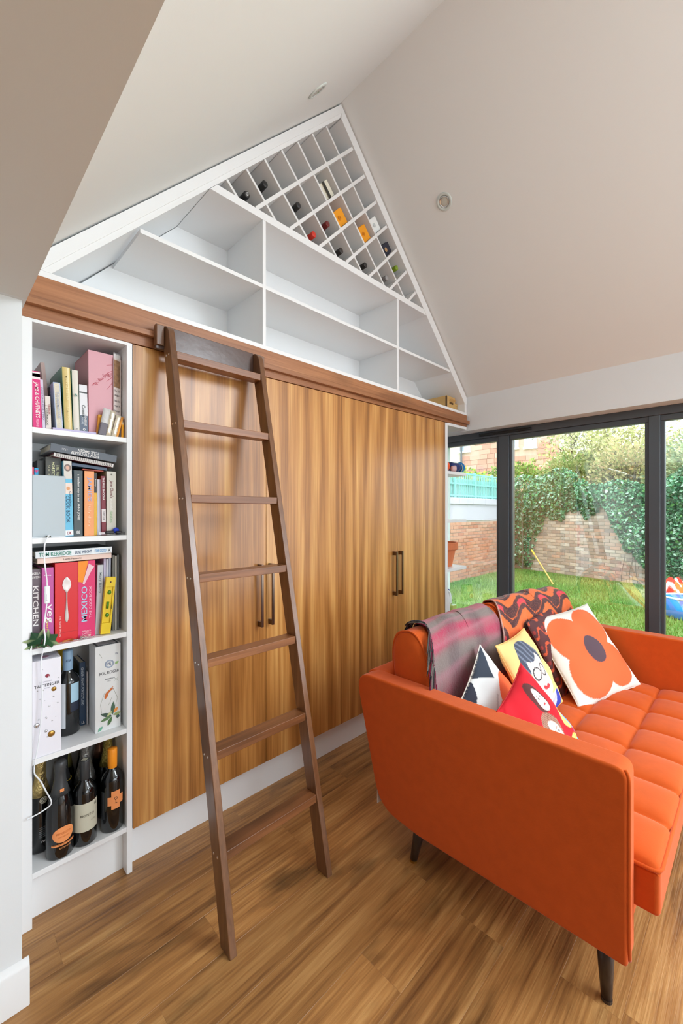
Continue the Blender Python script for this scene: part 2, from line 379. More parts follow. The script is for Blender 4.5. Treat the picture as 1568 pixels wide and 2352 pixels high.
# ================================================================== FITTED FURNITURE
SL = .0187
def dz(x): return 1.983+SL*(x-.545)       # the line the door tops and the track follow
# --- bookcase
bc = thing('bookcase', 'tall narrow white built-in bookcase with open shelves left of the walnut doors', 'bookcase', (.38, .13, 0))
bake('upright', MB().box(.200, .238, 0, .27, 0, 1.978), M_white, bc, bevel=.001)
bake('upright', MB().box(.523, .5425, 0, .27, 0, 1.982), M_white, bc, bevel=.001)
bake('back_panel', MB().box(.238, .523, .262, .27, .15, 1.975), M_white, bc)
bake('top_panel', MB().prism([(.238, 1.9665), (.523, 1.9715), (.523, 1.982), (.238, 1.977)], 'y', 0, .262), M_white, bc)
for z in (.1765, .5447, .904, 1.2645, 1.626):
    bake('shelf', MB().box(.238, .523, .001, .262, z-.018, z), M_white, bc, bevel=.001)
bake('plinth', MB().box(.238, .523, .044, .06, 0, .158), M_white, bc)
# --- wardrobes: two double-door units
def wardrobe(x0, xm, x1, label, hz):
    t = thing('wardrobe', label, 'wardrobe', ((x0+x1)/2, .15, 0), group='walnut double door wardrobes')
    b = MB(); b.box(x0, x0+.018, .022, .34, .158, dz(x0)); b.box(x1-.018, x1, .022, .34, .158, dz(x0)); b.box(x0+.018, x1-.018, .022, .34, .158, .176)
    b.box(x0+.018, x1-.018, .022, .34, dz(x0)-.018, dz(x0)); b.box(x0+.018, x1-.018, .33, .34, .176, dz(x0)-.018); b.box(x0+.03, x0+.06, .1, .12, 0, .158); b.box(x1-.06, x1-.03, .1, .12, 0, .158)
    bake('carcass', b, M_white, t)
    for a, c, hx in ((x0+.0015, xm-.0012, xm-.042), (xm+.0012, x1-.0015, xm+.018)):
        d = bake('door', MB().prism([(a, .1585), (c, .1585), (c, dz(c)-.003), (a, dz(a)-.003)], 'y', 0, .02), M_door, t, bevel=.0008)
        h = MB(); h.box(hx-.006, hx+.006, -.034, -.026, hz[0], hz[1]); h.box(hx-.006, hx+.006, -.026, 0, hz[0], hz[0]+.024); h.box(hx-.006, hx+.006, -.026, 0, hz[1]-.024, hz[1])
        bake('handle', h, M_handle, d, bevel=.0012)
    return t
wardrobe(.5435, 1.1419, 1.6445, 'left walnut double door wardrobe standing behind the ladder', (.815, 1.105))
wardrobe(1.6445, 2.157, 2.7393, 'right walnut double door wardrobe between the ladder and the window', (.818, 1.098))
# --- open end shelves by the window
es = thing('end_shelves', 'white open shelves at the end of the wardrobes beside the window', 'shelves', (2.9, .15, 0))
bake('side_panel', MB().box(2.741, 2.775, 0, .32, 0, 2.02), M_white, es, bevel=.001)
bake('back_panel', MB().box(2.775, 3.06, .30, .32, 0, 2.02), M_white, es)
bake('top_panel', MB().prism([(2.775, 2.004), (3.06, 2.009), (3.06, 2.03), (2.775, 2.024)], 'y', 0, .30), M_white, es)
for z in (.19, .557, .920, 1.292, 1.662):
    bake('shelf', MB().box(2.775, 3.06, .001, .30, z-.024, z), M_white, es, bevel=.001)
# --- gable shelving
gs = thing('gable_shelving', 'white triangular shelving filling the gable above the walnut track', 'shelving', (1.64, .17, 2.123))
bake('ledge', MB().box(.2, 3.064, 0, .345, 2.123, 2.143), M_white, gs, bevel=.001)
LI = lambda x: 2.143+(3.56-2.143)/(1.638-.29)*(x-.29)      # inner edge of the left sloping board
RI = lambda x: 3.56-.9735*(x-1.6445)
bake('sloping_board', MB().prism([(.206, 2.143), (AP[0], 3.640), (AP[0], 3.590), (.262, 2.143)], 'y', -.004, .345), M_white, gs, bevel=.001)
bake('sloping_batten', MB().prism([(.262, 2.143), (AP[0], 3.590), (1.638, 3.56), (.29, 2.143)], 'y', 0, .345), M_white, gs)
bake('sloping_board', MB().prism([(AP[0], 3.640), (3.062, zr(3.062)-.01), (3.062, RI(3.03)), (3.03, RI(3.03)), (AP[0], 3.56)], 'y', -.002, .345), M_white, gs, bevel=.001)
bake('end_board', MB().box(3.03, 3.062, 0, .345, 2.143, RI(3.03)), M_white, gs)
bake('back_panel', MB().prism([(.3, 2.143), (3.03, 2.143), (3.03, RI(3.03)), (1.64, 3.57)], 'y', .335, .345), M_white, gs)
bake('shelf', MB().box(.572, 1.124, .002, .335, 2.413, 2.43), M_white, gs)
bake('shelf', MB().box(1.141, 2.157, .002, .335, 2.413, 2.43), M_white, gs)
bake('shelf', MB().prism([(2.176, 2.413), (2.818, 2.413), (2.802, 2.43), (2.176, 2.43)], 'y', .002, .335), M_white, gs)
bake('divider', MB().box(1.124, 1.141, .001, .335, 2.143, 2.735), M_white, gs)
bake('divider', MB().box(2.157, 2.176, .001, .335, 2.143, 2.735), M_white, gs)
bake('shelf', MB().prism([(.855, 2.735), (2.488, 2.735), (2.455, 2.771), (.889, 2.771)], 'y', -.001, .335), M_white, gs, bevel=.001)
# --- diamond wine rack
wr = thing('wine_rack', 'white diamond lattice wine rack in the top of the gable', 'wine rack', (1.64, .17, 2.771))
A_ = Vector((1.638, 3.556)); Lc = Vector((.889, 2.772)); Rc = Vector((2.452, 2.772))
dl = (Lc-A_).normalized(); dr = (Rc-A_).normalized()
pitch_l, pitch_r = .1445, .1445
def strip(p, d, L, th, y0):
    n = Vector((-d.y, d.x))*th/2
    q = p+d*L
    return MB().prism([tuple(p+n), tuple(q+n), tuple(q-n), tuple(p-n)], 'y', y0, .334)
for k in range(1, 8):
    p = A_+dl*pitch_l*k; L = (p.y-2.773)/-dr.y
    bake('steep_slat', strip(p, dr, L, .0115, .006), M_rackin, wr)
for k in range(1, 8):
    p = A_+dr*pitch_r*k; L = (p.y-2.773)/-dl.y
    bake('shallow_slat', strip(p, dl, L, .0165, .003), M_rackin, wr)
bake('backing', MB().prism([tuple(Lc), tuple(Rc), tuple(A_)], 'y', .328, .334), M_rackin, wr)
def cell(i, j):    # bottom corner of a cell
    p = A_+dl*pitch_l*i+dr*pitch_r*j
    return p
# bottles lying in the rack
def lying_bottle(i, j, col, label, capfn=None, y=.03, tilt=0):
    p = cell(i, j); r = .0365; cx, cz = p.x-.004, p.y+r*1.414+.014
    t = thing('wine_bottle', label, 'bottle', (cx, y-.026, cz+.022), (-.065, 0, 0), group='bottles lying in the diamond rack')
    def L(prof): return [(rr, yy) for rr, yy in prof]
    prof = [(.0001, .294), (.03, .294), (r, .286), (r, .10), (.03, .085), (.017, .06), (.0145, .05), (.0145, .004), (.0001, .004)]
    m = MB(); m.lathe([(a, b) for a, b in prof], n=20); m.v = [(x, zz, yv) for x, yv, zz in m.v]
    bake('bottle_glass', m, M_glassb, t, local=True, smooth=True)
    m = MB(); m.lathe([(.0001, -.001), (.0135, -.001), (.0152, .0005), (.0158, .003), (.0158, .052), (.0152, .053)], n=20); m.v = [(x, zz, yv) for x, yv, zz in m.v]
    bake('capsule', m, col, t, local=True, smooth=True)
    return t
C_blk = mat('black_foil', lin(34, 34, 36), .4, spec=.5, bump=.02)
b = lying_bottle(7, 1, C_blk, 'black capped bottle with silver emblem at the far left end of the rack')
m = MB(); m.torus((0, -.0016, 0), .0075, .0012, 16, 5, (0, 1, 0)); m.torus((0, -.0016, 0), .003, .001, 12, 5, (0, 1, 0)); bake('cap_emblem', m, M_chrome, b, local=True, smooth=True)
lying_bottle(6, 1, C_blk, 'plain black capped bottle second from the left end of the rack')
lying_bottle(5, 2, mat('charcoal_foil', lin(44, 44, 46), .35, bump=.02), 'charcoal capped bottle in the second row of the rack')
lying_bottle(5, 3, mat('red_foil', lin(206, 52, 36), .4, bump=.02), 'bright red capped bottle low in the rack')
lying_bottle(4, 3, mat('maroon_foil', lin(112, 34, 34), .35, bump=.02), 'dark maroon capped bottle in the middle of the rack')
lying_bottle(4, 4, mat('smoke_foil', lin(52, 48, 46), .4, bump=.02), 'large dark brown capped bottle above the middle of the rack base')
lying_bottle(3, 5, mat('soot_foil', lin(38, 36, 36), .45, bump=.02), 'soot black capped bottle right of the dark brown capped one in the rack')
lying_bottle(1, 6, mat('green_foil', lin(126, 156, 34), .35, bump=.02), 'lime green capped bottle at the right of the rack')
b = lying_bottle(2, 6, mat('silver_foil', lin(176, 176, 178), .3, metal=.6, bump=.02), 'silver ringed bottle neck beside the lime green one')
m = MB()
for k in range(3): m.torus((0, .012+.014*k, 0), .0162, .0012, 18, 5, (0, 1, 0))
bake('foil_ring', m, mat('dark_ring', lin(40, 40, 42), .4, bump=.01), b, local=True, smooth=True)
def rack_box(i, j, label, body, a, bb, turn=0, y=.03, deco=None):
    """gift box standing in the V of a cell: a along the left wall, bb along the right wall"""
    p = cell(i, j); ul = -dl; ur = -dr      # up the two walls
    t = thing('gift_box', label, 'box', (p.x, y, p.y), group='gift boxes in the wine rack')
    base = Vector((0, .0135)); mid = base+ul*a/2+ur*bb/2
    m = MB(); q = [base, base+ur*bb, base+ur*bb+ul*a, base+ul*a]
    m.prism([tuple(v) for v in q], 'y', 0, .24); bake('carton', m, body, t, local=True, bevel=.002)
    # lid flap at the front, a little open
    f = MB(); off = .004; e = .0015
    qq = [base+ul*e+ur*e, base+ul*(a-e)+ur*e, base+ul*(a-e)+ur*(bb-e), base+ul*e+ur*(bb-e)]
    ys = (-.001, -.010, -.010, -.001)
    f.add([(v.x, yy, v.y) for v, yy in zip(qq, ys)]+[(v.x, yy+.001, v.y) for v, yy in zip(qq, ys)], [(0,1,2,3),(7,6,5,4),(0,4,5,1),(1,5,6,2),(2,6,7,3),(3,7,4,0)])
    bake('end_flap', f, body, t, local=True)
    if deco: deco(t, mid, ul, ur)
    return t
def emblem(col):
    def f(t, mid, ul, ur):
        m = MB(); m.torus((mid.x, -.0075, mid.y), .011, .0014, 18, 5, (0, 1, .05)); m.torus((mid.x, -.0075, mid.y), .005, .0012, 14, 5, (0, 1, .05))
        bake('crest', m, col, t, local=True, smooth=True)
    return f
M_ochre = mat('amber_card', lin(240, 158, 16), .5, bump=.01)
rack_box(3, 3, 'amber gift box with crest, upper of the two in the rack', M_ochre, .098, .082, deco=emblem(plain(206, 130, 20)))
rack_box(2, 4, 'amber gift box with crest, lower of the two in the rack', M_ochre, .094, .084, deco=emblem(plain(206, 130, 20)))
rack_box(1, 4, 'white gift box near the right edge of the rack', plain(236, 240, 240), .088, .080, deco=emblem(plain(200, 206, 208)))
t = rack_box(1, 5, 'navy gift box with gold seal near the right edge of the rack', plain(38, 38, 56), .100, .066)
m = MB(); m.lathe([(.0001, 0), (.013, 0), (.013, .001)], n=20); m.v = [(x+(-dl*.05-dr*.033).x, -.008-z, y+(-dl*.05-dr*.033).y+.0135) for x, y, z in m.v]
bake('seal', m, plain(206, 178, 130), t, local=True)
m = MB(); m.torus(((-dl*.05-dr*.033).x, -.0095, (-dl*.05-dr*.033).y+.0135), .0075, .0012, 16, 5, (0, 1, 0)); bake('seal_ring', m, plain(150, 70, 40), t, local=True)
def band(t, mid, ul, ur):
    m = MB(); a = mid-ur*.036+ul*0; 
    q = [mid+ul*.014-ur*.0415, mid+ul*.014+ur*.0415, mid-ul*.006+ur*.0415, mid-ul*.006-ur*.0415]
    m.add([(v.x, -.0112+.004*0, v.y) for v in q], [(0, 1, 2, 3)]); bake('black_band', m, plain(52, 50, 42), t, local=True)
t = rack_box(3, 2, 'cream gift box with a black lettered band in the rack', plain(226, 222, 204), .094, .082, deco=band)
# --- walnut fascia and ladder track
lr = thing('ladder_track', 'long walnut fascia with a ladder track running above the doors', 'track', (1.64, 0, 2.0))
bake('fascia_board', MB().prism([(.205, dz(.205)), (3.06, dz(3.06)), (3.06, 2.1225), (.205, 2.1225)], 'y', -.003, .02), M_fasc, lr, bevel=.0012)
bake('track_strip', MB().prism([(.205, 2.0165), (3.064, 2.048), (3.064, 2.077), (.205, 2.0355)], 'y', -.026, -.003), M_fasc, lr, bevel=.0015)
# --- ladder
YF = lambda z: -.54+.2217*z
ld = thing('ladder', 'walnut library ladder leaning on the track in front of the doors', 'ladder', (.85, -.5, 0))
def stile(x0, x1):
    D0 = .060; pts = [(YF(0), 0), (YF(0)+D0, 0)]
    zt = 2.03; c = (YF(zt)+D0/2, zt); r = D0/2
    dirv = Vector((.2217, 1)).normalized()
    pts.append((YF(zt)+D0, zt))
    for k in range(1, 8):
        an = k*math.pi/8; pts.append((c[0]+r*math.cos(an)+.012*math.sin(an), c[1]+.034*math.sin(an)))
    pts.append((YF(zt), zt))
    bake('stile', MB().prism(pts, 'x', x0, x1), M_walz, ld, bevel=.003, seg=3)
stile(.642, .6665); stile(1.0415, 1.066)
sc_ = MB()
for z in (.28, .568, .853, 1.133, 1.412, 1.69, 1.96):
    bake('rung', MB().box(.6665, 1.0415, YF(z)+.001, YF(z)+.058, z-.029, z), M_walx, ld, bevel=.002)
    for dy in (.016, .040):
        c = len(sc_.v); sc_.lathe([(.0001, .0012), (.0035, .0012), (.004, 0)], n=10)
        sc_.v[c:] = [(.642-zz, YF(z)+dy+x, z-.014+y) for x, y, zz in sc_.v[c:]]
bake('screw_head', sc_, M_chrome, ld, kind='stuff')
bake('hook_board', MB().box(.6115, 1.0415, -.046, -.028, 1.972, 2.066), mat('dark_polished_walnut', lin(84, 62, 54), .22, bump=.04, bscale=30, vary=.25), ld, bevel=.002)
bake('hook_block', MB().box(.610, .640, -.056, -.0265, 1.985, 2.062), M_walz, ld, bevel=.003)
bake('hook_block', MB().box(1.068, 1.092, -.060, -.0265, 1.99, 2.062), M_walz, ld, bevel=.003)
# ================================================================== BOOKCASE CONTENTS
SH = [1.626, 1.2645, .904, .5447, .1765]
G = {k: 'books and papers on the %s bookcase shelf' % n for k, n in enumerate(('top', 'second', 'third', 'fourth', 'bottom'))}
def inkc(c): return plain(*c, rough=.5) if c else None
def book(label, x0, x1, z, h, y, dep, col, lean=0, words=(), bands=(), boards=None, group=None, rough=.45, name='book', cat='book', pages=True, back_round=0):
    w_ = x1-x0; xc = (x0+x1)/2
    t = thing(name, label, cat, (xc, y, z+abs(math.sin(lean))*w_/2+.0004), (0, -lean, 0), group)
    m = MB(); b = min(.0025, w_*.18)
    if back_round:
        n = 7; pts = [(-w_/2, .004)]+[(-w_/2*math.cos(math.pi*k/n), .004-back_round*math.sin(math.pi*k/n)) for k in range(1, n)]+[(w_/2, .004)]
        sp = MB().prism(pts, 'z', 0, h)
    else: sp = MB().box(-w_/2, w_/2, 0, .003, 0, h)
    bake('spine', sp, plain(*col, rough=rough), t, local=True, bevel=.0006, seg=1)
    m.box(-w_/2, -w_/2+b, .003, dep, 0, h); m.box(w_/2-b, w_/2, .003, dep, 0, h)
    bake('boards', m, plain(*(boards or col), rough=rough), t, local=True)
    if pages and w_ > .006: bake('pages', MB().box(-w_/2+b, w_/2-b, .003, dep-.004, .003, h-.003), M_page, t, local=True)
    yo = -back_round if back_round else 0
    for f0, f1, c in bands:
        if back_round:
            n = 7; pts = [(-w_/2*math.cos(math.pi*k/n), .0035-(back_round+.0005)*math.sin(math.pi*k/n)) for k in range(0, n+1)]
            bm_ = MB().prism(pts, 'z', h*f0, h*f1)
        else: bm_ = MB().box(-w_/2+.0003, w_/2-.0003, -.0004, .001, h*f0, h*f1)
        bake('spine_band', bm_, plain(*c, rough=rough), t, local=True)
    for wd in words:
        s, f, ln, c = wd[:4]; wf = wd[4] if len(wd) > 4 else .6; off = wd[5] if len(wd) > 5 else 0; d = wd[6] if len(wd) > 6 else 'down'
        ctr = (off*w_, yo, h*f)
        if d == 'down': text(t, s, ctr, -Z_, X_, h*ln, w_*wf, inkc(c), off=.0012)
        elif d == 'up': text(t, s, ctr, Z_, -X_, h*ln, w_*wf, inkc(c), off=.0012)
        else: text(t, s, ctr, X_, Z_, w_*wf, h*ln, inkc(c), off=.0012)
    return t
def flatbook(label, x0, x1, z, th, y, dep, col, roll=0, words=(), group=None, boards=None, name='book', yaw=0, pages=True, flip=False):
    w_ = x1-x0
    t = thing(name, label, 'book', ((x0+x1)/2, y, z), (0, roll, yaw), group)
    b = min(.0025, th*.2)
    bake('spine', MB().box(-w_/2, w_/2, 0, .003, 0, th), plain(*col, rough=.45), t, local=True, bevel=.0006, seg=1)
    m = MB(); m.box(-w_/2, w_/2, .003, dep, 0, b); m.box(-w_/2, w_/2, .003, dep, th-b, th); bake('boards', m, plain(*(boards or col), rough=.45), t, local=True)
    if pages: bake('pages', MB().box(-w_/2+.003, w_/2-.003, .003, dep-.004, b, th-b), M_page, t, local=True)
    for s, cx, ln, c, hf, vo in words:
        xd, up = (-X_, -Z_) if flip else (X_, Z_)
        text(t, s, (cx*w_, 0, th*(.5+vo)), xd, up, w_*ln, th*hf, inkc(c), off=.0012)
    return t
W_ = (240, 238, 236); K_ = (30, 30, 32)
# --- top shelf
z = SH[0]
book('hot pink jam making book at the left end of the top shelf', .2450, .2690, z, .190, .03, .15, (214, 30, 116), .030, [('JAMS & CHUTNEYS', .50, .62, W_, .62), ('PRESERVES', .10, .14, (250, 180, 210), .3)], [(.86, .985, (236, 226, 226)), (.90, .96, (120, 40, 70))], group=G[0])
book('slim lilac book beside the hot pink jam book', .2705, .2788, z, .166, .03, .14, (206, 196, 216), .045, [('COOKING FOR TWO', .52, .7, (120, 108, 140), .55)], group=G[0])
book('tall mushroom grey book set back behind the lilac book', .3005, .3125, z, .246, .105, .14, (176, 152, 146), .10, group=G[0])
book('small cream cookery book in front of the mushroom grey book', .2800, .2952, z, .114, .03, .06, (222, 212, 204), .03, [('THE BAKER\'S', .60, .34, (150, 40, 40), .34, .22), ('COOKBOOK', .38, .5, K_, .36, -.2)], [(.70, .715, (150, 50, 50))], group=G[0])
book('black book standing behind the pale blue book', .3060, .3160, z, .160, .09, .15, (40, 42, 46), .05, [('600', .9, .12, W_, .5)], group=G[0])
flatbook('thin lilac booklet lying under the upright books', .2960, .4260, z, .0085, .014, .2, (190, 180, 214), group=G[0], pages=False)
z1 = z+.0092
book('pale blue grey book on the lilac booklet', .3095, .3300, z1, .158, .035, .17, (172, 186, 212), .055, [('THE HANDMADE LOAF', .5, .56, (148, 162, 192), .35)], group=G[0], back_round=.001)
book('gold spined book with green boards', .3335, .3585, z1, .216, .035, .2, (214, 190, 122), .036, [('MANCHESTER', .66, .40, (240, 226, 170), .30), ('COMPANION', .25, .22, (236, 220, 160), .22)], group=G[0], boards=(0, 106, 72), back_round=.004, rough=.3)
book('cream book with a small green crest next to the gold book', .3610, .3805, z1, .213, .035, .2, (222, 216, 204), .030, [('&', .585, .045, (60, 130, 120), .5, 0, 'flat'), ('IIII', .03, .02, (90, 90, 90), .3, 0, 'flat')], group=G[0], boards=(86, 140, 112), back_round=.003)
book('white and slate paperback beside the pink magazine box', .3808, .4052, z1, .166, .035, .13, (226, 226, 230), .022, [('Connie', .44, .26, (50, 60, 60), .42), ('ISABELLE', .23, .2, W_, .26, .2), ('MOORE', .24, .16, (190, 200, 210), .24, -.2), ('o', .045, .05, W_, .34, 0, 'flat')], [(0, .345, (92, 104, 124)), (.82, .85, (70, 72, 74))], group=G[0])
pf = book('large dusty pink magazine file with red handwriting on it', .4100, .4930, z, .309, .045, .19, (214, 158, 168), .008, group=G[0], name='magazine_file', cat='magazine file', pages=False, boards=(206, 140, 146))
bake('file_top', MB().box(-.0415, .0415, .003, .19, .306, .309), plain(206, 140, 146), pf, local=True)
M_red = plain(196, 40, 70)
hw = MB()
def squig(m, x, zz, s, seed, n=16, sl=.45, r=.0004):
    q = random.Random(seed); pts = []
    for k in range(n):
        pts.append((x+s*(k/n+.22*math.sin(k*2.1+seed)), -.0008, zz+s*(sl*k/n+.33*math.sin(k*1.7+seed*2)*q.uniform(.6, 1))))
    m.tube(pts, r, 4)
squig(hw, -.030, .185, .020, 1); squig(hw, -.012, .205, .020, 5); squig(hw, .008, .224, .026, 9, 22)
for k in range(4): hw.tube([(.018, -.0008, .262-k*.03+.004), (.038, -.0008, .272-k*.022)], .0005, 4)
bake('handwriting', hw, M_red, pf, local=True)
# papers and packets at the right end
lf = thing('recipe_leaflet', 'tall recipe leaflet with a brown photo leaning in the right corner of the top shelf', 'leaflet', (.5045, .045, z+.001), (0, 0, R(26)), G[0])
for k, (hh, c) in enumerate(((.300, (216, 204, 200)), (.316, (226, 224, 224)), (.322, (170, 168, 170)))):
    bake('sheet', MB().box(-.017+.003*k, .0165, .003*k, .0012+.003*k, 0, hh), plain(*c), lf, local=True)
bake('photo', MB().box(-.016, .012, -.0007, 0, .19, .292), mat('brown_photo', lin(150, 116, 86), .4, vary=.5, bscale=500, bump=.01), lf, local=True)
for k in range(7): text(lf, ('flour 2 oz', 'sugar', 'bake 1 hr', 'eggs 3', 'butter', 'milk', 'salt')[k], (-.002, 0, .178-.019*k), X_, Z_, .022, .008, inkc((96, 90, 96)), off=.0012)
def pouch(label, x0, x1, z, h, y, col, lean, rough=.4, metal=0, name='packet', top=None, vary=0):
    w_ = x1-x0; t = thing(name, label, 'packet', ((x0+x1)/2, y, z+.001), (0, lean, 0), G[0])
    def f(s):
        def g(u, v):
            e = ((1-abs(2*u-1)**3)*(1-abs(2*v-1)**6))**.6
            return ((u-.5)*w_, s*(.0005+.006*e+.0012*math.sin(v*34+u*5)*e), v*h)
        return g
    m = MB(); m.grid(f(-1), 8, 18); m.grid(f(1), 8, 18)
    bake('pouch_body', m, mat('packet_%d_%d_%d' % col, lin(*col), rough, metal=metal, bump=.15, bscale=160, vary=vary), t, local=True, smooth=True)
    if top:
        m = MB(); m.box(-w_/2, w_/2, -.0085, .0085, 0, h*.46); bake('printed_panel', m, plain(*top), t, local=True, bevel=.003)
    return t
pouch('clear topped grey sweet packet leaning against the pink file', .4320, .4560, z, .102, .020, (206, 204, 204), .19, top=(112, 106, 116))
pouch('silvery foil packet between the grey packet and the gold edged one', .4545, .4740, z, .098, .020, (220, 210, 190), .19, .25, .5, vary=.3)
pouch('crinkled cream foil packet with a gold seam', .4750, .4930, z, .084, .022, (226, 216, 196), .22, .25, .3, vary=.3)
t = thing('pencil_case', 'slim orange tin leaning at the right end of the packets', 'tin', (.4960, .024, z+.001), (0, .24, 0), G[0])
bake('tin_body', MB().box(-.0038, .0038, -.004, .03, 0, .080), plain(222, 146, 30), t, local=True, bevel=.002)
bake('tin_lid', MB().box(-.0042, .0042, -.0044, .0304, .062, .080), plain(206, 132, 24), t, local=True, bevel=.002)
t = thing('seed_box', 'small amber box peeping over the grey packet before the pink file', 'box', (.4370, .036, z), (0, .1, 0), G[0])
bake('box_body', MB().box(-.007, .007, -.006, .006, 0, .066), plain(232, 158, 40), t, local=True, bevel=.001); bake('box_lid', MB().box(-.0074, .0074, -.0064, .0064, .066, .078), plain(240, 176, 52), t, local=True, bevel=.001)
t = thing('pencil', 'short yellow pencil stub in the right corner of the top shelf', 'pencil', (.5135, .02, z), (0, .03, 0), G[0])
bake('shaft', MB().tube([(0, 0, .0), (0, 0, .05)], .0042, 6), plain(232, 160, 30), t, local=True); bake('tip', MB().lathe([(.0042, .05), (.001, .062), (.0001, .063)], n=6), plain(224, 196, 150), t, local=True)
# --- second shelf
z = SH[1]
lamp = thing('light_box', 'frosted grey acrylic light box with a white cable on the second shelf', 'lamp', (.2865, .012, z))
bake('diffuser', MB().box(-.0465, .046, 0, .034, .003, .208), mat('frosted_acrylic', lin(172, 182, 188), .28, spec=.5, bump=.01, bscale=20), lamp, local=True, bevel=.0025)
bake('base', MB().box(-.0465, .046, .001, .033, 0, .0045), plain(210, 214, 218), lamp, local=True)
bake('cable_grommet', MB().box(-.010, .004, -.0035, .001, .001, .006), plain(92, 96, 84), lamp, local=True, bevel=.001)
cb = [(.281, -.010, 1.273), (.278, -.012, 1.268), (.270, -.010, 1.243), (.269, -.010, 1.193), (.274, -.010, 1.143), (.276, -.010, 1.111), (.275, -.010, 1.046), (.270, -.010, 1.001), (.268, -.010, .973), (.271, -.010, .936), (.266, -.010, .902), (.260, -.010, .864), (.261, -.010, .825), (.263, -.010, .746), (.257, -.010, .635), (.243, -.010, .535), (.242, -.010, .525), (.243, -.010, .504), (.259, -.010, .473), (.274, -.010, .432), (.287, -.010, .397), (.284, -.010, .382), (.261, -.010, .373), (.238, -.010, .369), (.223, -.010, .368)]
def smooth_path(p, k=4):
    out = []
    for i in range(len(p)-1):
        p0, p1, p2, p3 = [Vector(p[max(0, min(len(p)-1, i+d))]) for d in (-1, 0, 1, 2)]
        for s in range(k):
            t = s/k; out.append(.5*((2*p1)+(p2-p0)*t+(2*p0-5*p1+4*p2-p3)*t*t+(3*p1-p0-3*p2+p3)*t**3))
    return out+[Vector(p[-1])]
cbo = bake('cable', MB().tube(smooth_path([(.284, .010, 1.268)]+cb), .0021, 8), mat('white_pvc', lin(236, 238, 242), .4, bump=.01), lamp, smooth=True)
bake('inline_switch', MB().box(.2680, .2835, -.018, -.004, 1.049, 1.108), mat('white_switch_plastic', lin(240, 242, 246), .35, bump=.01), cbo, bevel=.005, seg=3)
bake('rocker', MB().box(.2725, .2785, -.0205, -.017, 1.060, 1.082), mat('white_switch_plastic'), cbo, bevel=.002)
flatbook('grey garden design book lying upside down on top of the second shelf books', .2895, .4960, 1.5455, .0265, .028, .20, (88, 94, 104), .118, [('YOUR GARDEN', .05, .32, W_, .40, .22), ('HOW TO CREATE', .0, .42, W_, .40, -.22), ('A PLAN', -.30, .08, (200, 200, 206), .3, .0)], group=G[1], boards=(150, 156, 164), flip=True)
sp = flatbook('spiral bound red and white notebook under the grey garden book', .3005, .4870, 1.5275, .0135, .032, .18, (226, 220, 216), .128, group=G[1], boards=(120, 34, 54), pages=True)
m = MB()
for k in range(30): m.torus((-.086+.0059*k, -.0005, .0075), .0058, .0007, 10, 4, (1, 0, 0))
bake('spiral_wire', m, mat('dark_wire', lin(70, 70, 74), .35, metal=.6), sp, local=True)
flatbook('dark blue soft folder squeezed flat under the notebook', .3580, .4700, 1.5085, .011, .05, .16, (74, 92, 118), .09, group=G[1])
flatbook('thin orange red booklet lying on the upright books', .3920, .4600, 1.5000, .0045, .055, .16, (178, 62, 34), .03, group=G[1], pages=False)
book('thick olive black gardening encyclopedia behind the light box', .2832, .3288, z, .274, .060, .17, (58, 56, 48), 0, [('THE ROYAL', .80, .22, (236, 234, 180), .20, .28), ('HORTICULTURAL', .76, .36, (236, 234, 180), .20, -.02), ('SOCIETY', .80, .2, (176, 172, 140), .16, -.28)], group=G[1], boards=(48, 48, 44), rough=.4)
book('plain black book left of the olive encyclopedia', .2630, .2825, z, .262, .080, .16, (44, 46, 46), 0, group=G[1])
book('bright cyan spine with a pink star above the light box', .2510, .2620, z, .233, .050, .1, (30, 160, 210), 0, [('*', .955, .05, (214, 50, 130), 1.0, 0, 'flat')], group=G[1])
book('crimson edged paperback at the far left of the second shelf', .2390, .2505, z, .235, .052, .1, (206, 66, 92), 0, group=G[1])
mb_ = book('light blue cookery book with a portrait at the top of its spine', .3365, .3608, z, .262, .036, .19, (106, 190, 224), .024, [('Complete', .62-.12, .2, (40, 90, 120), .3, .2), ('COOK BOOK', .36, .36, (40, 80, 110), .46, -.1), ('DK', .045, .04, (170, 60, 80), .5, 0, 'flat')], [(.765, 1.0, (214, 208, 200)), (.565, .71, (236, 218, 206)), (.015, .08, (240, 240, 240))], group=G[1])
m = MB(); m.lathe([(.0001, .0006), (.0062, .0006), (.0062, 0)], n=16); m.v = [(x, -.0004-zz, .237+y*1.25) for x, y, zz in m.v]; bake('portrait_face', m, plain(222, 176, 156), mb_, local=True)
m = MB(); m.torus((0, -.0008, .2385), .0078, .0025, 18, 5, (0, 1, 0)); m.v = [(x, y, .237+(zz-.237)*1.2) for x, y, zz in m.v]; bake('portrait_hair', m, plain(150, 132, 128), mb_, local=True)
m = MB(); m.lathe([(.0001, .0006), (.006, .0006), (.006, 0)], n=14); m.v = [(x*.9, -.0006-zz, .167+y) for x, y, zz in m.v]; bake('cake_picture', m, plain(226, 160, 110), mb_, local=True)
book('charcoal cookery book with white lettering', .3614, .3885, z, .232, .036, .18, (70, 80, 84), 0, [('a modern way to eat', .73, .42, W_, .34), ('ANNA JONES', .37, .26, W_, .30), ('88', .06, .045, W_, .4, 0, 'flat')], group=G[1])
book('wide apricot orange cookery book', .3935, .4245, z, .232, .036, .19, (240, 160, 102), 0, [("JAMIE'S", .72, .42, (176, 176, 214), .48), ('Italy diary', .31, .34, (250, 208, 170), .36)], group=G[1], boards=(92, 60, 48))
book('narrow yellow book with a black top panel', .4265, .4357, z, .228, .046, .15, (234, 184, 52), 0, [('Ramsay', .84, .2, W_, .5)], [(.68, .995, (44, 46, 48))], group=G[1])
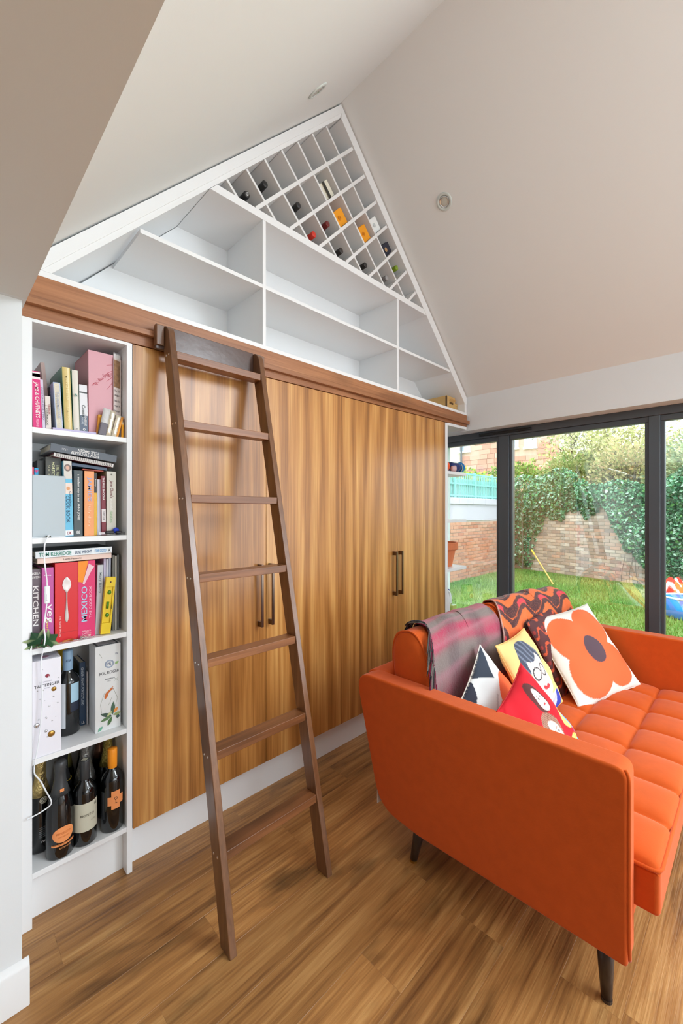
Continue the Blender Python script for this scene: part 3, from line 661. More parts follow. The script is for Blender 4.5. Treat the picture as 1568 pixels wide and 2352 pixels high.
book('plain pale lilac book right of the yellow one', .4390, .4515, z, .205, .054, .14, (204, 204, 222), 0, group=G[1])
book('maroon curry book with a white lower label', .4522, .4664, z, .218, .046, .14, (126, 34, 50), .012, [('THE FULL BHOONA', .78, .38, W_, .42), ('CURRY CLUB', .33, .16, (100, 90, 96), .4, .02)], [(.22, .44, (226, 218, 218))], group=G[1])
book('thick cream book at the right end of the second shelf', .4680, .5000, z, .2365, .046, .17, (214, 210, 198), 0, [('Jane Clare\'s', .72, .28, (120, 52, 60), .42), ('essential', .48, .18, (244, 242, 236), .3), ('tastes', .28, .18, (160, 190, 150), .3), ('*', .95, .03, (90, 90, 80), .2, 0, 'flat')], group=G[1])
def keys(label, x, y, z, n, body, blades, cat='keys', spread=.03):
    t = thing('key_bunch', label, cat, (x, y, z))
    m = MB(); m.torus((0, 0, .003), .010, .001, 18, 5, (.15, .1, 1)); bake('key_ring', m, M_chrome, t, local=True, smooth=True)
    q = random.Random(n)
    for k in range(n):
        an = q.uniform(-.5, .5)+(math.pi if k % 2 else 0); o = Vector((math.cos(an)*.010, math.sin(an)*.010*.5, .002+.0022*k)); d = Vector((math.cos(an), math.sin(an)*.4, 0)).normalized(); s = Vector((-d.y, d.x, 0))
        m = MB(); m.lathe([(.0001, -.001), (.0065, -.001), (.0065, .001), (.0001, .001)], (o.x+d.x*.007, o.y+d.y*.007, o.z), 12); m.bar(o+d*.012, o+d*.034, .005, .0016)
        bake('key', m, blades if k % 2 else body, t, local=True)
    return t
kb = keys('bunch of black car keys with a blue fob on the second shelf', .482, .022, z+.001, 4, mat('black_key_plastic', lin(30, 30, 32), .4), M_chrome)
m = MB(); m.box(-.026, .004, -.008, .006, .004, .016); bake('car_fob', m, mat('black_key_plastic'), kb, local=True, bevel=.004)
m = MB(); m.box(.010, .030, -.004, .007, .004, .014); bake('car_fob', m, mat('black_key_plastic'), kb, local=True, bevel=.004)
m = MB(); m.lathe([(.0001, 0), (.010, .001), (.011, .004), (.010, .007), (.0001, .008)], n=18); m.v = [(x+.014, zz-.004+.012, y+.016) for x, y, zz in m.v]; bake('blue_fob', m, plain(30, 60, 190), kb, local=True, smooth=True)
# --- third shelf
z = SH[2]
flatbook('white diet book lying on top of the third shelf books', .2494, .4790, 1.1985, .0225, .018, .19, (226, 232, 236), -.018, [('TOM KERRIDGE', -.26, .40, (40, 130, 110), .60, 0), ('LOSE WEIGHT', .10, .22, (40, 70, 110), .46, 0), ('FOR GOOD', .335, .16, (50, 150, 210), .46, 0), ('A.', .46, .03, (40, 50, 70), .5, 0)], group=G[2], boards=(60, 70, 76))
flatbook('pale pink book lying under the white diet book', .2552, .4785, 1.1795, .0185, .024, .18, (232, 204, 192), -.018, [('Leiths Patisserie', -.05, .24, (120, 104, 100), .34, 0)], group=G[2])
book('grey purple book with white capitals at the left of the third shelf', .2386, .2672, z, .255, .040, .17, (104, 92, 100), 0, [('NIGELLA', .945, .030, W_, .86, 0, 'flat'), ('LAWSON', .895, .030, W_, .82, 0, 'flat'), ('KITCHEN', .52, .52, W_, .52, 0)], group=G[2])
book('magenta pink vegetable cookery book with handwritten lettering', .2685, .3010, z, .258, .030, .18, (190, 84, 156), 0, [('River Cottage', .90, .022, W_, .6, 0, 'flat'), ('veg', .40, .26, W_, .56, .05), ('every day!', .19, .26, (250, 196, 90), .3, -.05)], group=G[2])
ss = book('wide red book with a silver spoon on its spine', .3046, .3722, z, .271, .028, .18, (214, 28, 38), 0, [('THE SILVER SPOON', .20, .26, (244, 190, 190), .10, -.28)], [(.115, .118, (170, 20, 30))], group=G[2], rough=.35)
m = MB()
prof = [(0, .0016), (.05, .0048), (.10, .0058), (.17, .0050), (.30, .0030), (.50, .0016), (.66, .0018), (.685, .0040), (.74, .0096), (.82, .0128), (.90, .0114), (.96, .0070), (1, .0012)]
L0 = .155; pr = []
for k, (f, hw_) in enumerate(prof):
    d_ = .0035*math.exp(-((f-.83)/.10)**2)
    for a in (-1, -.6, -.2, .2, .6, 1): pr.append((hw_*a, -.0022-.0012*(1-a*a)+d_*(1-a*a)*.5, .066+f*L0))
n = 6; m.add(pr, [(r*n+c, r*n+c+1, (r+1)*n+c+1, (r+1)*n+c) for r in range(len(prof)-1) for c in range(n-1)])
bake('spoon_picture', m, mat('printed_silver', lin(214, 206, 204), .3, metal=.3, bump=.01), ss, local=True, smooth=True)
mx = book('raspberry pink cookbook with pale blue capitals and an orange flap', .3732, .4265, z, .272, .028, .18, (222, 44, 108), 0, [('MEXICO', .44, .46, (170, 200, 226), .34, -.16, 'up'), ('THE COOKBOOK', .46, .42, (240, 176, 200), .16, .2, 'up'), ('MARGARITA', .085, .022, (250, 190, 210), .5, -.02, 'flat'), ('CARRILLO', .055, .022, (250, 190, 210), .5, -.02, 'flat')], group=G[2])
m = MB(); m.add([(-.0266, -.0012, .272), (.004, -.0012, .272), (-.012, -.0012, .196), (-.0266, -.0012, .200)], [(0, 1, 2, 3)]); bake('orange_flap', m, plain(246, 144, 30), mx, local=True)
m = MB(); m.add([(.005, -.0022, .262), (.022, -.0040, .250), (.014, -.0040, .238), (-.009, -.0022, .188), (-.014, -.0022, .192)], [(0, 1, 2, 3, 4)]); bake('ribbon', m, plain(238, 196, 206), mx, local=True)
book('slim silvery grey book with a signature on its spine', .4290, .4485, z, .252, .040, .17, (196, 202, 206), -.03, [('Mary Berry', .74, .30, (110, 124, 130), .5)], group=G[2])
for k, (a, c, hh, l_) in enumerate((((.4600), (206, 196, 222), .272, 'lilac magazine behind the spirit level, left of three'), (.4685, (224, 224, 234), .270, 'white magazine behind the spirit level, middle of three'), (.4770, (180, 186, 206), .274, 'blue grey magazine behind the spirit level, right of three'))):
    book(l_, a, a+.0075, z, hh, .062, .19, c, -.01, group=G[2], name='magazine', cat='magazine', pages=False)
for k, (a, c, hh, l_) in enumerate(((.4905, (120, 120, 112), .283, 'tall dark grey magazine by the right upright of the third shelf'), (.4985, (176, 176, 166), .280, 'tall pale grey magazine by the right upright of the third shelf'), (.5065, (92, 94, 92), .284, 'charcoal magazine touching the right upright on the third shelf'))):
    book(l_, a, a+.0070, z, hh, .055, .19, c, 0, group=G[2], name='magazine', cat='magazine', pages=False)
sl = thing('spirit_level', 'yellow spirit level leaning on the third shelf', 'spirit level', (.4565, .018, z+.002), (0, .094, 0))
m = MB(); m.box(-.0165, .0165, 0, .016, 0, .040); m.box(-.0165, .0165, 0, .016, .170, .206); m.box(-.0165, -.010, 0, .016, .040, .170); m.box(.010, .0165, 0, .016, .040, .170); m.box(-.010, .010, .004, .012, .040, .170)
bake('level_body', m, mat('yellow_level_plastic', lin(232, 200, 26), .35, bump=.01), sl, local=True, bevel=.0012)
for zz, rx in ((.068, 0), (.104, 1), (.150, 0)):
    m = MB()
    if rx: m.tube([(-.002, .002, zz-.012), (-.002, .002, zz+.012)], .0042, 10)
    else:
        m.lathe([(.0001, .003), (.0058, .003), (.0066, 0)], n=16); m.v = [(x, .0035-w2, y*1.25+zz) for x, y, w2 in m.v]
    bake('vial', m, mat('green_vial', lin(74, 132, 30), .15, spec=.6), sl, local=True, smooth=True)
m = MB(); m.lathe([(.0001, .001), (.0024, .001), (.0028, 0)], n=10); m.v = [(x, -.0002-w2, y+.188) for x, y, w2 in m.v]; bake('hang_hole', m, plain(70, 40, 20), sl, local=True)
m = MB(); m.box(.0105, .0125, -.0008, .001, .090, .106); bake('slot', m, plain(60, 50, 20), sl, local=True)
kb = keys('silver key chain lying before the red spoon book', .365, .012, z+.001, 5, M_chrome, M_brass)
m = MB()
for k in range(6): m.torus((.012+.0075*k, .001*(-1)**k, .003), .0046, .0009, 12, 4, (0, .5*(k % 2), 1))
bake('chain', m, M_chrome, kb, local=True, smooth=True)
# ivy cutting
iv = thing('ivy_cutting', 'cut sprig of variegated ivy at the left of the third shelf', 'plant', (.262, .004, z+.002))
def ivy_leaf(c, d, s, tilt, col):
    m = MB(); out = [(0, 0), (.25, .22), (.62, .34), (.50, .52), (.72, .86), (.30, .78), (0, 1.15), (-.30, .78), (-.72, .86), (-.50, .52), (-.62, .34), (-.25, .22)]
    c = Vector(c); d = Vector(d).normalized(); sd = d.cross(Vector(tilt)).normalized(); nn = sd.cross(d)
    vs = [c+sd*x*s+d*y*s+nn*(-.25*s*(x*x+y*y*.4)) for x, y in out]; ctr = c+d*.5*s
    n0 = len(m.v); m.add([ctr]+vs, [(0, 1+k, 1+(k+1) % 12) for k in range(12)]); m.c = [lin(*col)]+[lin(176, 190, 140) if k in (4, 8) else lin(*col) for k in range(12)]
    return m
for c, d, s, tl, col in [((-.002, -.004, .010), (-.4, -.2, .75), .046, (0, -1, .2), (24, 62, 34)), ((.002, -.004, .010), (.75, -.15, .45), .044, (0, -1, .3), (36, 78, 40)), ((0, -.004, .012), (.1, -.6, -.1), .026, (.3, -.6, .8), (30, 70, 36)), ((-.012, 0, .004), (-.3, -.1, .25), .030, (0, -1, .3), (58, 92, 50))]:
    bake('leaf', ivy_leaf(c, d, s, tl, col), M_leaf, iv, local=True, recalc=False)
bake('stem', MB().tube([(-.024, .010, .004), (-.008, .004, .008), (.004, -.002, .011)], .0016, 6), plain(150, 70, 54), iv, local=True)
# --- fourth shelf
z = SH[3]
def gift_carton(label, x0, x1, z, h, y, dep, col, top=None):
    w_ = x1-x0; t = thing('champagne_box', label, 'box', ((x0+x1)/2, y, z+.0003), (0, 0, 0), 'champagne gift boxes on the fourth bookcase shelf')
    bake('carton', MB().box(-w_/2, w_/2, 0, dep, 0, h), plain(*col, rough=.4), t, local=True, bevel=.001)
    bake('lid_panel', MB().box(-w_/2+.006, w_/2-.006, .006, dep-.006, h, h+.0006), plain(*(top or col)), t, local=True)
    return t, w_
tb, w_ = gift_carton('white champagne box with gold and silver bubbles behind the white cable', .2390, .3185, z, .316, .006, .080, (232, 230, 238), (206, 206, 216))
text(tb, 'TAITTINGER', (0, 0, .232), X_, Z_, .070, .010, inkc((50, 52, 62)))
text(tb, 'CHAMPAGNE', (-.004, 0, .244), X_, Z_, .034, .0035, inkc((176, 176, 190))); text(tb, 'REIMS', (0, 0, .222), X_, Z_, .014, .003, inkc((176, 176, 190)))
for x, zz, r_, c in [(.001, .262, .0062, plain(150, 40, 60)), (.019, .213, .0075, M_brass), (-.028, .107, .0082, M_chrome), (-.003, .080, .0048, M_chrome), (.012, .066, .0105, M_brass)]+[(rnd.uniform(-.03, .033), rnd.uniform(.05, .29), rnd.uniform(.0012, .003), M_chrome) for _ in range(18)]:
    m = MB(); m.lathe([(.0001, .0022), (r_*.6, .0016), (r_, 0)], n=14); m.v = [(a+x, -.0003-c_, b_+zz) for a, b_, c_ in m.v]; bake('bubble', m, c, tb, local=True, smooth=True)
m = MB(); m.lathe([(.0001, .0008), (.012, .0008), (.012, 0)], (0, .036, .3166), 20); bake('lid_crest', m, plain(150, 110, 130), tb, local=True)
pb, w_ = gift_carton('white champagne box painted with goldfish and leaves on the fourth shelf', .4288, .5133, z, .3135, .038, .084, (228, 230, 230), (84, 88, 96))
bake('lid_inset', MB().box(-.030, .030, .014, .070, .3136, .3146), plain(206, 206, 210), pb, local=True)
text(pb, 'POL ROGER', (.004, 0, .212), X_, Z_, .066, .011, inkc((40, 44, 54))); text(pb, 'RESERVE', (.006, 0, .188), X_, Z_, .032, .0045, inkc((70, 74, 84))); text(pb, 'BRUT', (.004, 0, .180), X_, Z_, .012, .003, inkc((120, 124, 134)))
m = MB()
for rr in (.0145, .0128, .0105): m.torus((.004, -.0004, .243), rr, .0005, 26, 4, (0, 1, 0))
bake('crest_ring', m, plain(110, 140, 180), pb, local=True); text(pb, 'PR', (.004, 0, .243), X_, Z_, .012, .010, inkc((50, 80, 130)))
text(pb, '200', (.028, 0, .276), X_, Z_, .010, .006, inkc((70, 84, 120)))
def blob(parent, name, pts, m_, off=.0007):
    c = [sum(p[i] for p in pts)/len(pts) for i in (0, 1)]
    mm = MB(); mm.add([(c[0], -off, c[1])]+[(p[0], -off, p[1]) for p in pts], [(0, 1+k, 1+(k+1) % len(pts)) for k in range(len(pts))]); return bake(name, mm, m_, parent, local=True)
blob(pb, 'goldfish', [(-.012, .118), (-.013, .126), (-.008, .138), (.002, .146), (.010, .152), (.018, .158), (.013, .148), (.020, .149), (.008, .142), (.001, .134), (-.002, .124), (-.008, .117)], plain(206, 112, 54))
def leafshape(x, y, l, wd, an):
    ca, sa = math.cos(an), math.sin(an); P = []
    for k in range(7): t = k/6; P.append((t*l, wd*math.sin(math.pi*t)))
    for k in range(5, 0, -1): t = k/6; P.append((t*l, -wd*math.sin(math.pi*t)))
    return [(x+a*ca-b_*sa, y+a*sa+b_*ca) for a, b_ in P]
for k, (x, y, l, wd, an, c) in enumerate([(.012, .048, .042, .007, 2.7, (58, 84, 72)), (.012, .048, .040, .006, 3.4, (96, 132, 88)), (.014, .05, .05, .007, 1.5, (74, 104, 82)), (.012, .046, .034, .006, 4.3, (76, 116, 66)), (.016, .05, .028, .006, .1, (150, 168, 112)), (.018, .058, .022, .006, .9, (234, 150, 70)), (-.006, .05, .026, .004, .7, (196, 206, 150)), (-.034, .004, .022, .005, .8, (110, 180, 150)), (.03, .034, .014, .006, 1.2, (60, 90, 80)), (.022, .238, .016, .004, .6, (150, 190, 120))]):
    blob(pb, 'painted_leaf', leafshape(x, y, l, wd, an), plain(*c), .0007+.0002*k)
m = MB()
for p in ([(-.02, .06), (-.026, .10), (-.012, .14)], [(.02, .07), (.032, .11), (.016, .15)], [(0, .09), (.006, .10), (.012, .118)], [(-.03, .288), (-.02, .27)], [(.018, .19), (.036, .172)], [(.02, .175), (.034, .186)]):
    m.tube([(a, -.0006, b_) for a, b_ in p], .0004, 4)
bake('painted_stem', m, plain(150, 156, 140), pb, local=True)
nv = book('navy gardening book set back beside the painted champagne box', .4040, .4235, z, .238, .14, .11, (34, 62, 92), .01, [('GARDEN PLANTS FOR SCOTLAND', .62, .60, (200, 214, 226), .40, -.05), ('LL', .05, .04, W_, .5, 0, 'flat')], group=G[3])
bake('cover_photo', MB().box(-.0105, -.0098, .006, .104, .02, .225), mat('dark_garden_photo', lin(50, 66, 54), .4, vary=.6, bscale=200), nv, local=True)
book('thin white pamphlet between the navy book and the painted box', .4248, .4285, z, .20, .135, .11, (226, 226, 232), 0, group=G[3], pages=False)
# bottles
def bottle(label, x, y, z, kind, cap, lab=None, group='bottles standing in the bookcase', r=None, h=None, face=-math.pi/2-.10, neck_h=None, foil_bulge=False):
    t = thing('wine_bottle' if kind == 'bordeaux' else 'champagne_bottle', label, 'bottle', (x, y, z+.0004), group=group)
    if kind == 'bordeaux':
        r = r or .0375; h = h or .285
        body = [(.0001, .004), (r-.010, .004), (r-.003, .0), (r, .004), (r, h*.61), (r*.97, h*.645), (r*.80, h*.69), (r*.52, h*.73), (.0155, h*.765), (.0142, h*.80), (.0140, h*.965), (.0001, h*.965)]
        capp = [(.0150, h-.075), (.0156, h-.074), (.0162, h-.03), (.0162, h-.003), (.0150, h), (.0001, h)]
    else:
        r = r or .042; h = h or .31
        body = [(.0001, .006), (r-.012, .006), (r-.003, .0), (r, .005), (r, h*.42), (r*.96, h*.48), (r*.84, h*.57), (r*.62, h*.67), (r*.44, h*.75), (.0160, h*.81), (.0150, h*.97), (.0001, h*.97)]
        nh = neck_h or .105
        def rb(zz):    # body radius at zz
            for (a, za), (b_, zb) in zip(body[3:], body[4:]):
                if za <= zz <= zb: return a+(b_-a)*(zz-za)/max(zb-za, 1e-6)
            return .0155
        zs = [h-nh, h-nh*.8, h-nh*.6, h-nh*.44]
        capp = [(rb(zz)+.0009, zz) for zz in zs]+[(.0168, h-.036), (.0182, h-.033), (.0170, h-.029), (.0190, h-.022), (.0184, h-.006), (.0150, h-.001), (.0001, h)]
    bake('bottle_glass', MB().lathe(body, n=32), M_glassb, t, local=True, smooth=True)
    c = MB(); c.lathe(capp, n=28); bake('capsule', c, cap, t, local=True, smooth=True)
    return t, r, h, face
def label_patch(t, r, z0, z1, a0, a1, m_, off=.0005, name='label', shape=None, nu=18, nv=10):
    def f(u, v):
        if shape: u, v = shape(u, v)
        a = a0+(a1-a0)*u; return ((r+off)*math.cos(a), (r+off)*math.sin(a), z0+(z1-z0)*v)
    return bake(name, MB().grid(f, nu, nv), m_, t, local=True, smooth=True, recalc=False)
def oval(u, v):
    a = 2*u-1; b_ = 2*v-1; return (.5+.5*a*math.sqrt(max(0, 1-b_*b_/2)), .5+.5*b_*math.sqrt(max(0, 1-a*a/2)))
def crinkle(name, col): return mat(name, lin(*col), .28, metal=.75, bump=.6, bscale=110)
GB = ['bottles on the fourth bookcase shelf', 'bottles on the bottom bookcase shelf']
t, r, h, fc = bottle('dark bottle with a pale blue capsule beside the bubble patterned box', .362, .126, SH[3], 'bordeaux', plain(150, 184, 214, rough=.4), group=GB[0], h=.300)
label_patch(t, r, .085, .185, fc+.12, fc+.95, plain(170, 206, 226)); label_patch(t, r, .03, .19, fc-1.2, fc-.28, plain(214, 218, 224)); label_patch(t, r, .085, .118, fc+.13, fc+.94, plain(30, 40, 60), off=.0009)
text(t, 'ALBA', (0, 0, .265), X_, Z_, .016, .010, inkc((60, 84, 120)), cyl=(0, 0, .0163, fc))
t, r, h, fc = bottle('gold necked bottle with a yellow label behind the pale blue capped one', .3655, .2205, SH[3], 'champagne', crinkle('yellow_gold_foil', (214, 176, 50)), group=GB[0], h=.312, r=.037)
label_patch(t, r, .05, .14, fc-.9, fc+.9, plain(200, 200, 90)); label_patch(t, r, .035, .085, fc-.9, fc+.9, plain(206, 214, 216), off=.0008)
# --- bottom shelf
z = SH[4]
t, r, h, fc = bottle('gold foiled champagne bottle at the left end of the bottom shelf', .2770, .118, z, 'champagne', crinkle('champagne_gold_foil', (206, 182, 120)), group=GB[1], h=.316, r=.038, neck_h=.128)
m = MB(); m.lathe([(.0001, .0006), (.0115, .0006), (.0115, 0)], n=20); an = fc+.25
def on_bottle(m, r, a, zz, off=.0006):
    m.v = [((r+off+c)*math.cos(a+x/r), (r+off+c)*math.sin(a+x/r), zz+y) for x, y, c in m.v]; return m
bake('neck_medallion', on_bottle(m, .0335, an, .178), plain(206, 200, 180), t, local=True)
m = MB(); m.torus((0, 0, .001), .0085, .0008, 20, 5); m.bar((-.004, -.005, .001), (.004, .005, .001), .0014, .001); m.bar((-.004, .004, .001), (.005, -.004, .001), .0014, .001); bake('medallion_mark', on_bottle(m, .0335, an, .178), plain(50, 46, 40), t, local=True)
text(t, 'LANSON', (0, 0, .232), Z_, -X_, .056, .013, inkc((70, 54, 30)), cyl=(0, 0, .0215, fc+.35))
for k in range(6): text(t, ('LIGHT FRUITY STYLE', 'AGED FOR YEARS', 'IN OLD CELLARS', 'NOTES OF TOAST', 'AND HONEY FROM', 'THE VINEYARD')[k], (0, 0, .088-.0065*k), X_, Z_, .034, .0028, inkc((170, 176, 180)), cyl=(0, 0, r, fc+.35))
text(t, 'noir', (0, 0, .040), X_, Z_, .026, .009, inkc((206, 210, 214)), cyl=(0, 0, r, fc+.4))
t, r, h, fc = bottle('tall black prosecco bottle with an oval orange label in front', .3225, .045, z, 'champagne', plain(62, 64, 66, rough=.35), group=GB[1], h=.316, r=.0425, neck_h=.112)
M_oran = plain(240, 152, 92, rough=.5)
label_patch(t, r, .056, .108, fc-.62, fc+.95, M_oran, shape=oval, name='oval_label'); label_patch(t, r, .046, .050, fc-.7, fc+1.0, M_oran, name='orange_band'); label_patch(t, r, .051, .053, fc-.7, fc+1.0, plain(216, 130, 70), name='orange_band')
text(t, 'PROSECCO', (0, 0, .087), X_, Z_, .042, .007, inkc((206, 120, 60)), cyl=(0, 0, r+.0006, fc+.16)); text(t, 'DOC TREVISO', (0, 0, .075), X_, Z_, .032, .0035, inkc((200, 116, 60)), cyl=(0, 0, r+.0006, fc+.16)); text(t, 'EXTRA DRY', (0, 0, .038), X_, Z_, .036, .005, inkc((226, 150, 90)), cyl=(0, 0, r, fc+.3))
m = MB()
for a, b_ in ((-.0028, -.0028), (.0028, -.0028), (-.0028, .0028), (.0028, .0028)): m.lathe([(.0001, .0006), (.0034, .0006), (.0036, 0)], (a, b_, 0), 10)
bake('orange_flower', on_bottle(m, .0235, fc+.15, .222, .0012), M_oran, t, local=True)
t, r, h, fc = bottle('wine bottle with a large cream label and black capsule', .3970, .044, z, 'bordeaux', plain(58, 60, 62, rough=.35), group=GB[1], h=.288)
label_patch(t, r, .052, .150, fc-1.15, fc+1.25, plain(206, 204, 184))
text(t, 'MONTES', (0, 0, .108), X_, Z_, .044, .008, inkc((110, 106, 92)), cyl=(0, 0, r+.0004, fc+.1)); text(t, '88', (0, 0, .136), X_, Z_, .010, .010, inkc((90, 84, 72)), cyl=(0, 0, r+.0004, fc+.85)); text(t, 'ALPHA', (0, 0, .086), X_, Z_, .02, .005, inkc((176, 172, 154)), cyl=(0, 0, r+.0004, fc+.6))
m = MB(); m.lathe([(.0001, .0004), (.012, .0004), (.012, 0)], (0, 0, h), 4); bake('cap_mark', m, plain(196, 196, 178), t, local=True)
t, r, h, fc = bottle('wine bottle with an orange capsule and an orange cross label', .4870, .044, z, 'bordeaux', plain(246, 150, 30, rough=.45), group=GB[1], h=.292)
for a0, a1, z0, z1 in ((-.55, .55, .085, .150), (-1.0, 1.05, .100, .131)): label_patch(t, r, z0, z1, fc+.12+a0*.72, fc+.12+a1*.72, M_oran, name='cross_label', off=.0005 if a0 > -.6 else .0007)
m = MB(); m.torus((0, .006, .0008), .0045, .0008, 16, 4); m.bar((0, .001, .0008), (0, -.011, .0008), .0014, .001, (0, 0, 1)); m.bar((-.004, -.011, .0008), (.004, -.011, .0008), .0012, .001, (0, 0, 1)); bake('glass_mark', on_bottle(m, r, fc+.12, .118, .0008), plain(70, 50, 40), t, local=True)
label_patch(t, r, .05, .15, fc-1.35, fc-.92, plain(56, 60, 66), name='back_label')
t, r, h, fc = bottle('champagne bottle with pewter foil behind the cream labelled bottle', .4200, .140, z, 'champagne', crinkle('pewter_foil', (176, 176, 174)), group=GB[1], h=.318, r=.038, neck_h=.16)
text(t, 'KERRIGAN', (0, 0, .235), Z_, -X_, .05, .007, inkc((50, 50, 54)), cyl=(0, 0, .0205, fc+.2)); m = MB(); m.lathe([(.0001, .0006), (.013, .0006), (.013, 0)], n=18); bake('shield_label', on_bottle(m, .032, fc+.1, .178, .002), plain(206, 206, 204), t, local=True)
bottle('champagne bottle with olive gold foil at the back of the bottom shelf', .3760, .222, z, 'champagne', mat('olive_gold_foil', lin(178, 168, 100), .3, metal=.6, bump=.15, bscale=90), group=GB[1], h=.316, r=.029, neck_h=.12)
t, r, h, fc = bottle('gold foiled champagne bottle with a red neck band at the back right', .4965, .135, z, 'champagne', crinkle('bright_gold_foil', (206, 188, 104)), group=GB[1], h=.318, r=.0385, neck_h=.125)
m = MB(); m.lathe([(.0262, .172), (.0252, .182), (.0222, .196), (.0222, .1965)], n=28); m.v = [(x*1.05, y*1.05, zz) for x, y, zz in m.v]; bake('red_neck_band', m, plain(170, 36, 40), t, local=True, smooth=True)
bottle('champagne bottle with rose copper foil in the back right corner', .4910, .222, z, 'champagne', mat('copper_foil', lin(186, 140, 118), .3, metal=.7, bump=.1, bscale=90), group=GB[1], h=.325, r=.029, neck_h=.135)
bottle('bottle with a dark bronze neck at the middle of the back row', .4335, .222, z, 'champagne', mat('dark_bronze_foil', lin(92, 76, 58), .35, metal=.6, bump=.2), group=GB[1], h=.32, r=.029, neck_h=.10)
t, r, h, fc = bottle('black foiled bottle with a thin yellow line behind the prosecco', .3500, .150, z, 'champagne', plain(36, 36, 38, rough=.35), group=GB[1], h=.322, r=.031, neck_h=.15)
m = MB(); m.torus((0, 0, .190), .0268, .0011, 28, 5); bake('yellow_line', m, plain(206, 176, 40), t, local=True)

# ================================================================== LEDGE AND END SHELF CONTENTS
cbx = thing('cardboard_box', 'brown cardboard carton with a slot handle at the right end of the ledge', 'box', (2.91, .05, 2.143))
M_card = mat('kraft_card', lin(206, 166, 104), .85, bump=.1, bscale=200, vary=.05)
m = MB(); m.box(-.063, .060, 0, .20, 0, .112); bake('carton', m, M_card, cbx, local=True, bevel=.003)
bake('handle_flap', MB().add([(-.03, -.001, .072), (.034, -.001, .072), (.040, -.022, .082), (-.034, -.022, .086)], [(0, 1, 2, 3)]), M_card, cbx, local=True)
bake('handle_slot', MB().box(-.026, .030, -.0008, .001, .052, .068), mat('slot_shade', lin(92, 66, 34), .9), cbx, local=True)
bake('corner_gap_shade', MB().box(-.0645, -.060, -.0012, .012, .006, .108), plain(90, 68, 44), cbx, local=True)  # dark strip painted in for the shaded gap at the carton corner
text(cbx, '0', (-.0632, .12, .03), -Y_, Z_, .012, .018, inkc((130, 96, 60)))
t = thing('kraft_box', 'smaller kraft box in the corner right of the slotted carton', 'box', (2.998, .06, 2.143))
bake('box_body', MB().box(-.024, .024, 0, .16, 0, .056), M_card, t, local=True, bevel=.002); bake('box_lid', MB().box(-.0255, .0255, -.0015, .1615, .056, .072), M_card, t, local=True, bevel=.002)
# terracotta pot
t = thing('terracotta_pot', 'large terracotta flower pot on the open end shelves by the glass', 'pot', (2.918, .135, .9204))
bake('pot_body', MB().lathe([(.0001, .004), (.072, .004), (.076, 0), (.104, .135), (.104, .14), (.096, .14), (.068, .014), (.0001, .014)], n=40), M_terra, t, local=True, smooth=False)
bake('pot_rim', MB().lathe([(.103, .132), (.119, .132), (.122, .138), (.124, .185), (.119, .190), (.106, .190), (.104, .14)], n=40), M_terra, t, local=True)
t = thing('pot_saucer', 'flat terracotta saucer behind the pot on the end shelf', 'saucer', (2.835, .245, .9204)); bake('dish', MB().lathe([(.0001, .003), (.040, .003), (.046, .018), (.049, .018), (.044, 0), (.0001, 0)], n=28), M_terra, t, local=True, smooth=True); bake('dish_rim', MB().torus((0, 0, .018), .0475, .002, 28, 6), M_terra, t, local=True, smooth=True)
# soft toy lying on the upper shelf
ty = thing('soft_toy', 'soft toy with navy legs and bright blue boots lying on the upper end shelf', 'soft toy', (2.86, .02, 1.662))
def capsule_part(name, a, b_, r0, r1, m_):
    a, b_ = Vector(a), Vector(b_); pts = []; rs = []
    for k in range(9):
        t = k/8; pts.append(a.lerp(b_, t)); e = min(1, math.sqrt(max(.02, 1-(2*t-1)**8))); rs.append((r0+(r1-r0)*t)*e)
    return bake(name, MB().tube(pts, rs, 14), m_, ty, local=True, smooth=True)
M_felt = lambda n, c: mat(n, lin(*c), .9, sheen=.3, bump=.15, bscale=260)
capsule_part('body', (-.06, .07, .045), (.03, .06, .045), .040, .046, M_felt('orange_felt', (240, 96, 50)))
capsule_part('hand', (.02, .015, .025), (.055, -.010, .026), .020, .026, M_felt('pink_felt', (226, 190, 190)))
capsule_part('leg', (.03, .045, .048), (.165, .030, .044), .034, .036, M_felt('navy_felt', (34, 50, 110)))
capsule_part('leg', (.02, .100, .050), (.15, .105, .052), .034, .036, M_felt('navy_felt', (34, 50, 110)))
capsule_part('boot', (.160, .030, .040), (.196, .026, .052), .036, .044, M_felt('blue_felt', (24, 124, 196)))
capsule_part('boot', (.148, .105, .044), (.186, .108, .060), .036, .044, M_felt('blue_felt', (24, 124, 196)))
m = MB(); m.torus((.166, .030, .042), .036, .0035, 22, 6, (1, -.1, .1)); bake('boot_trim', m, plain(206, 200, 160), ty, local=True, smooth=True)
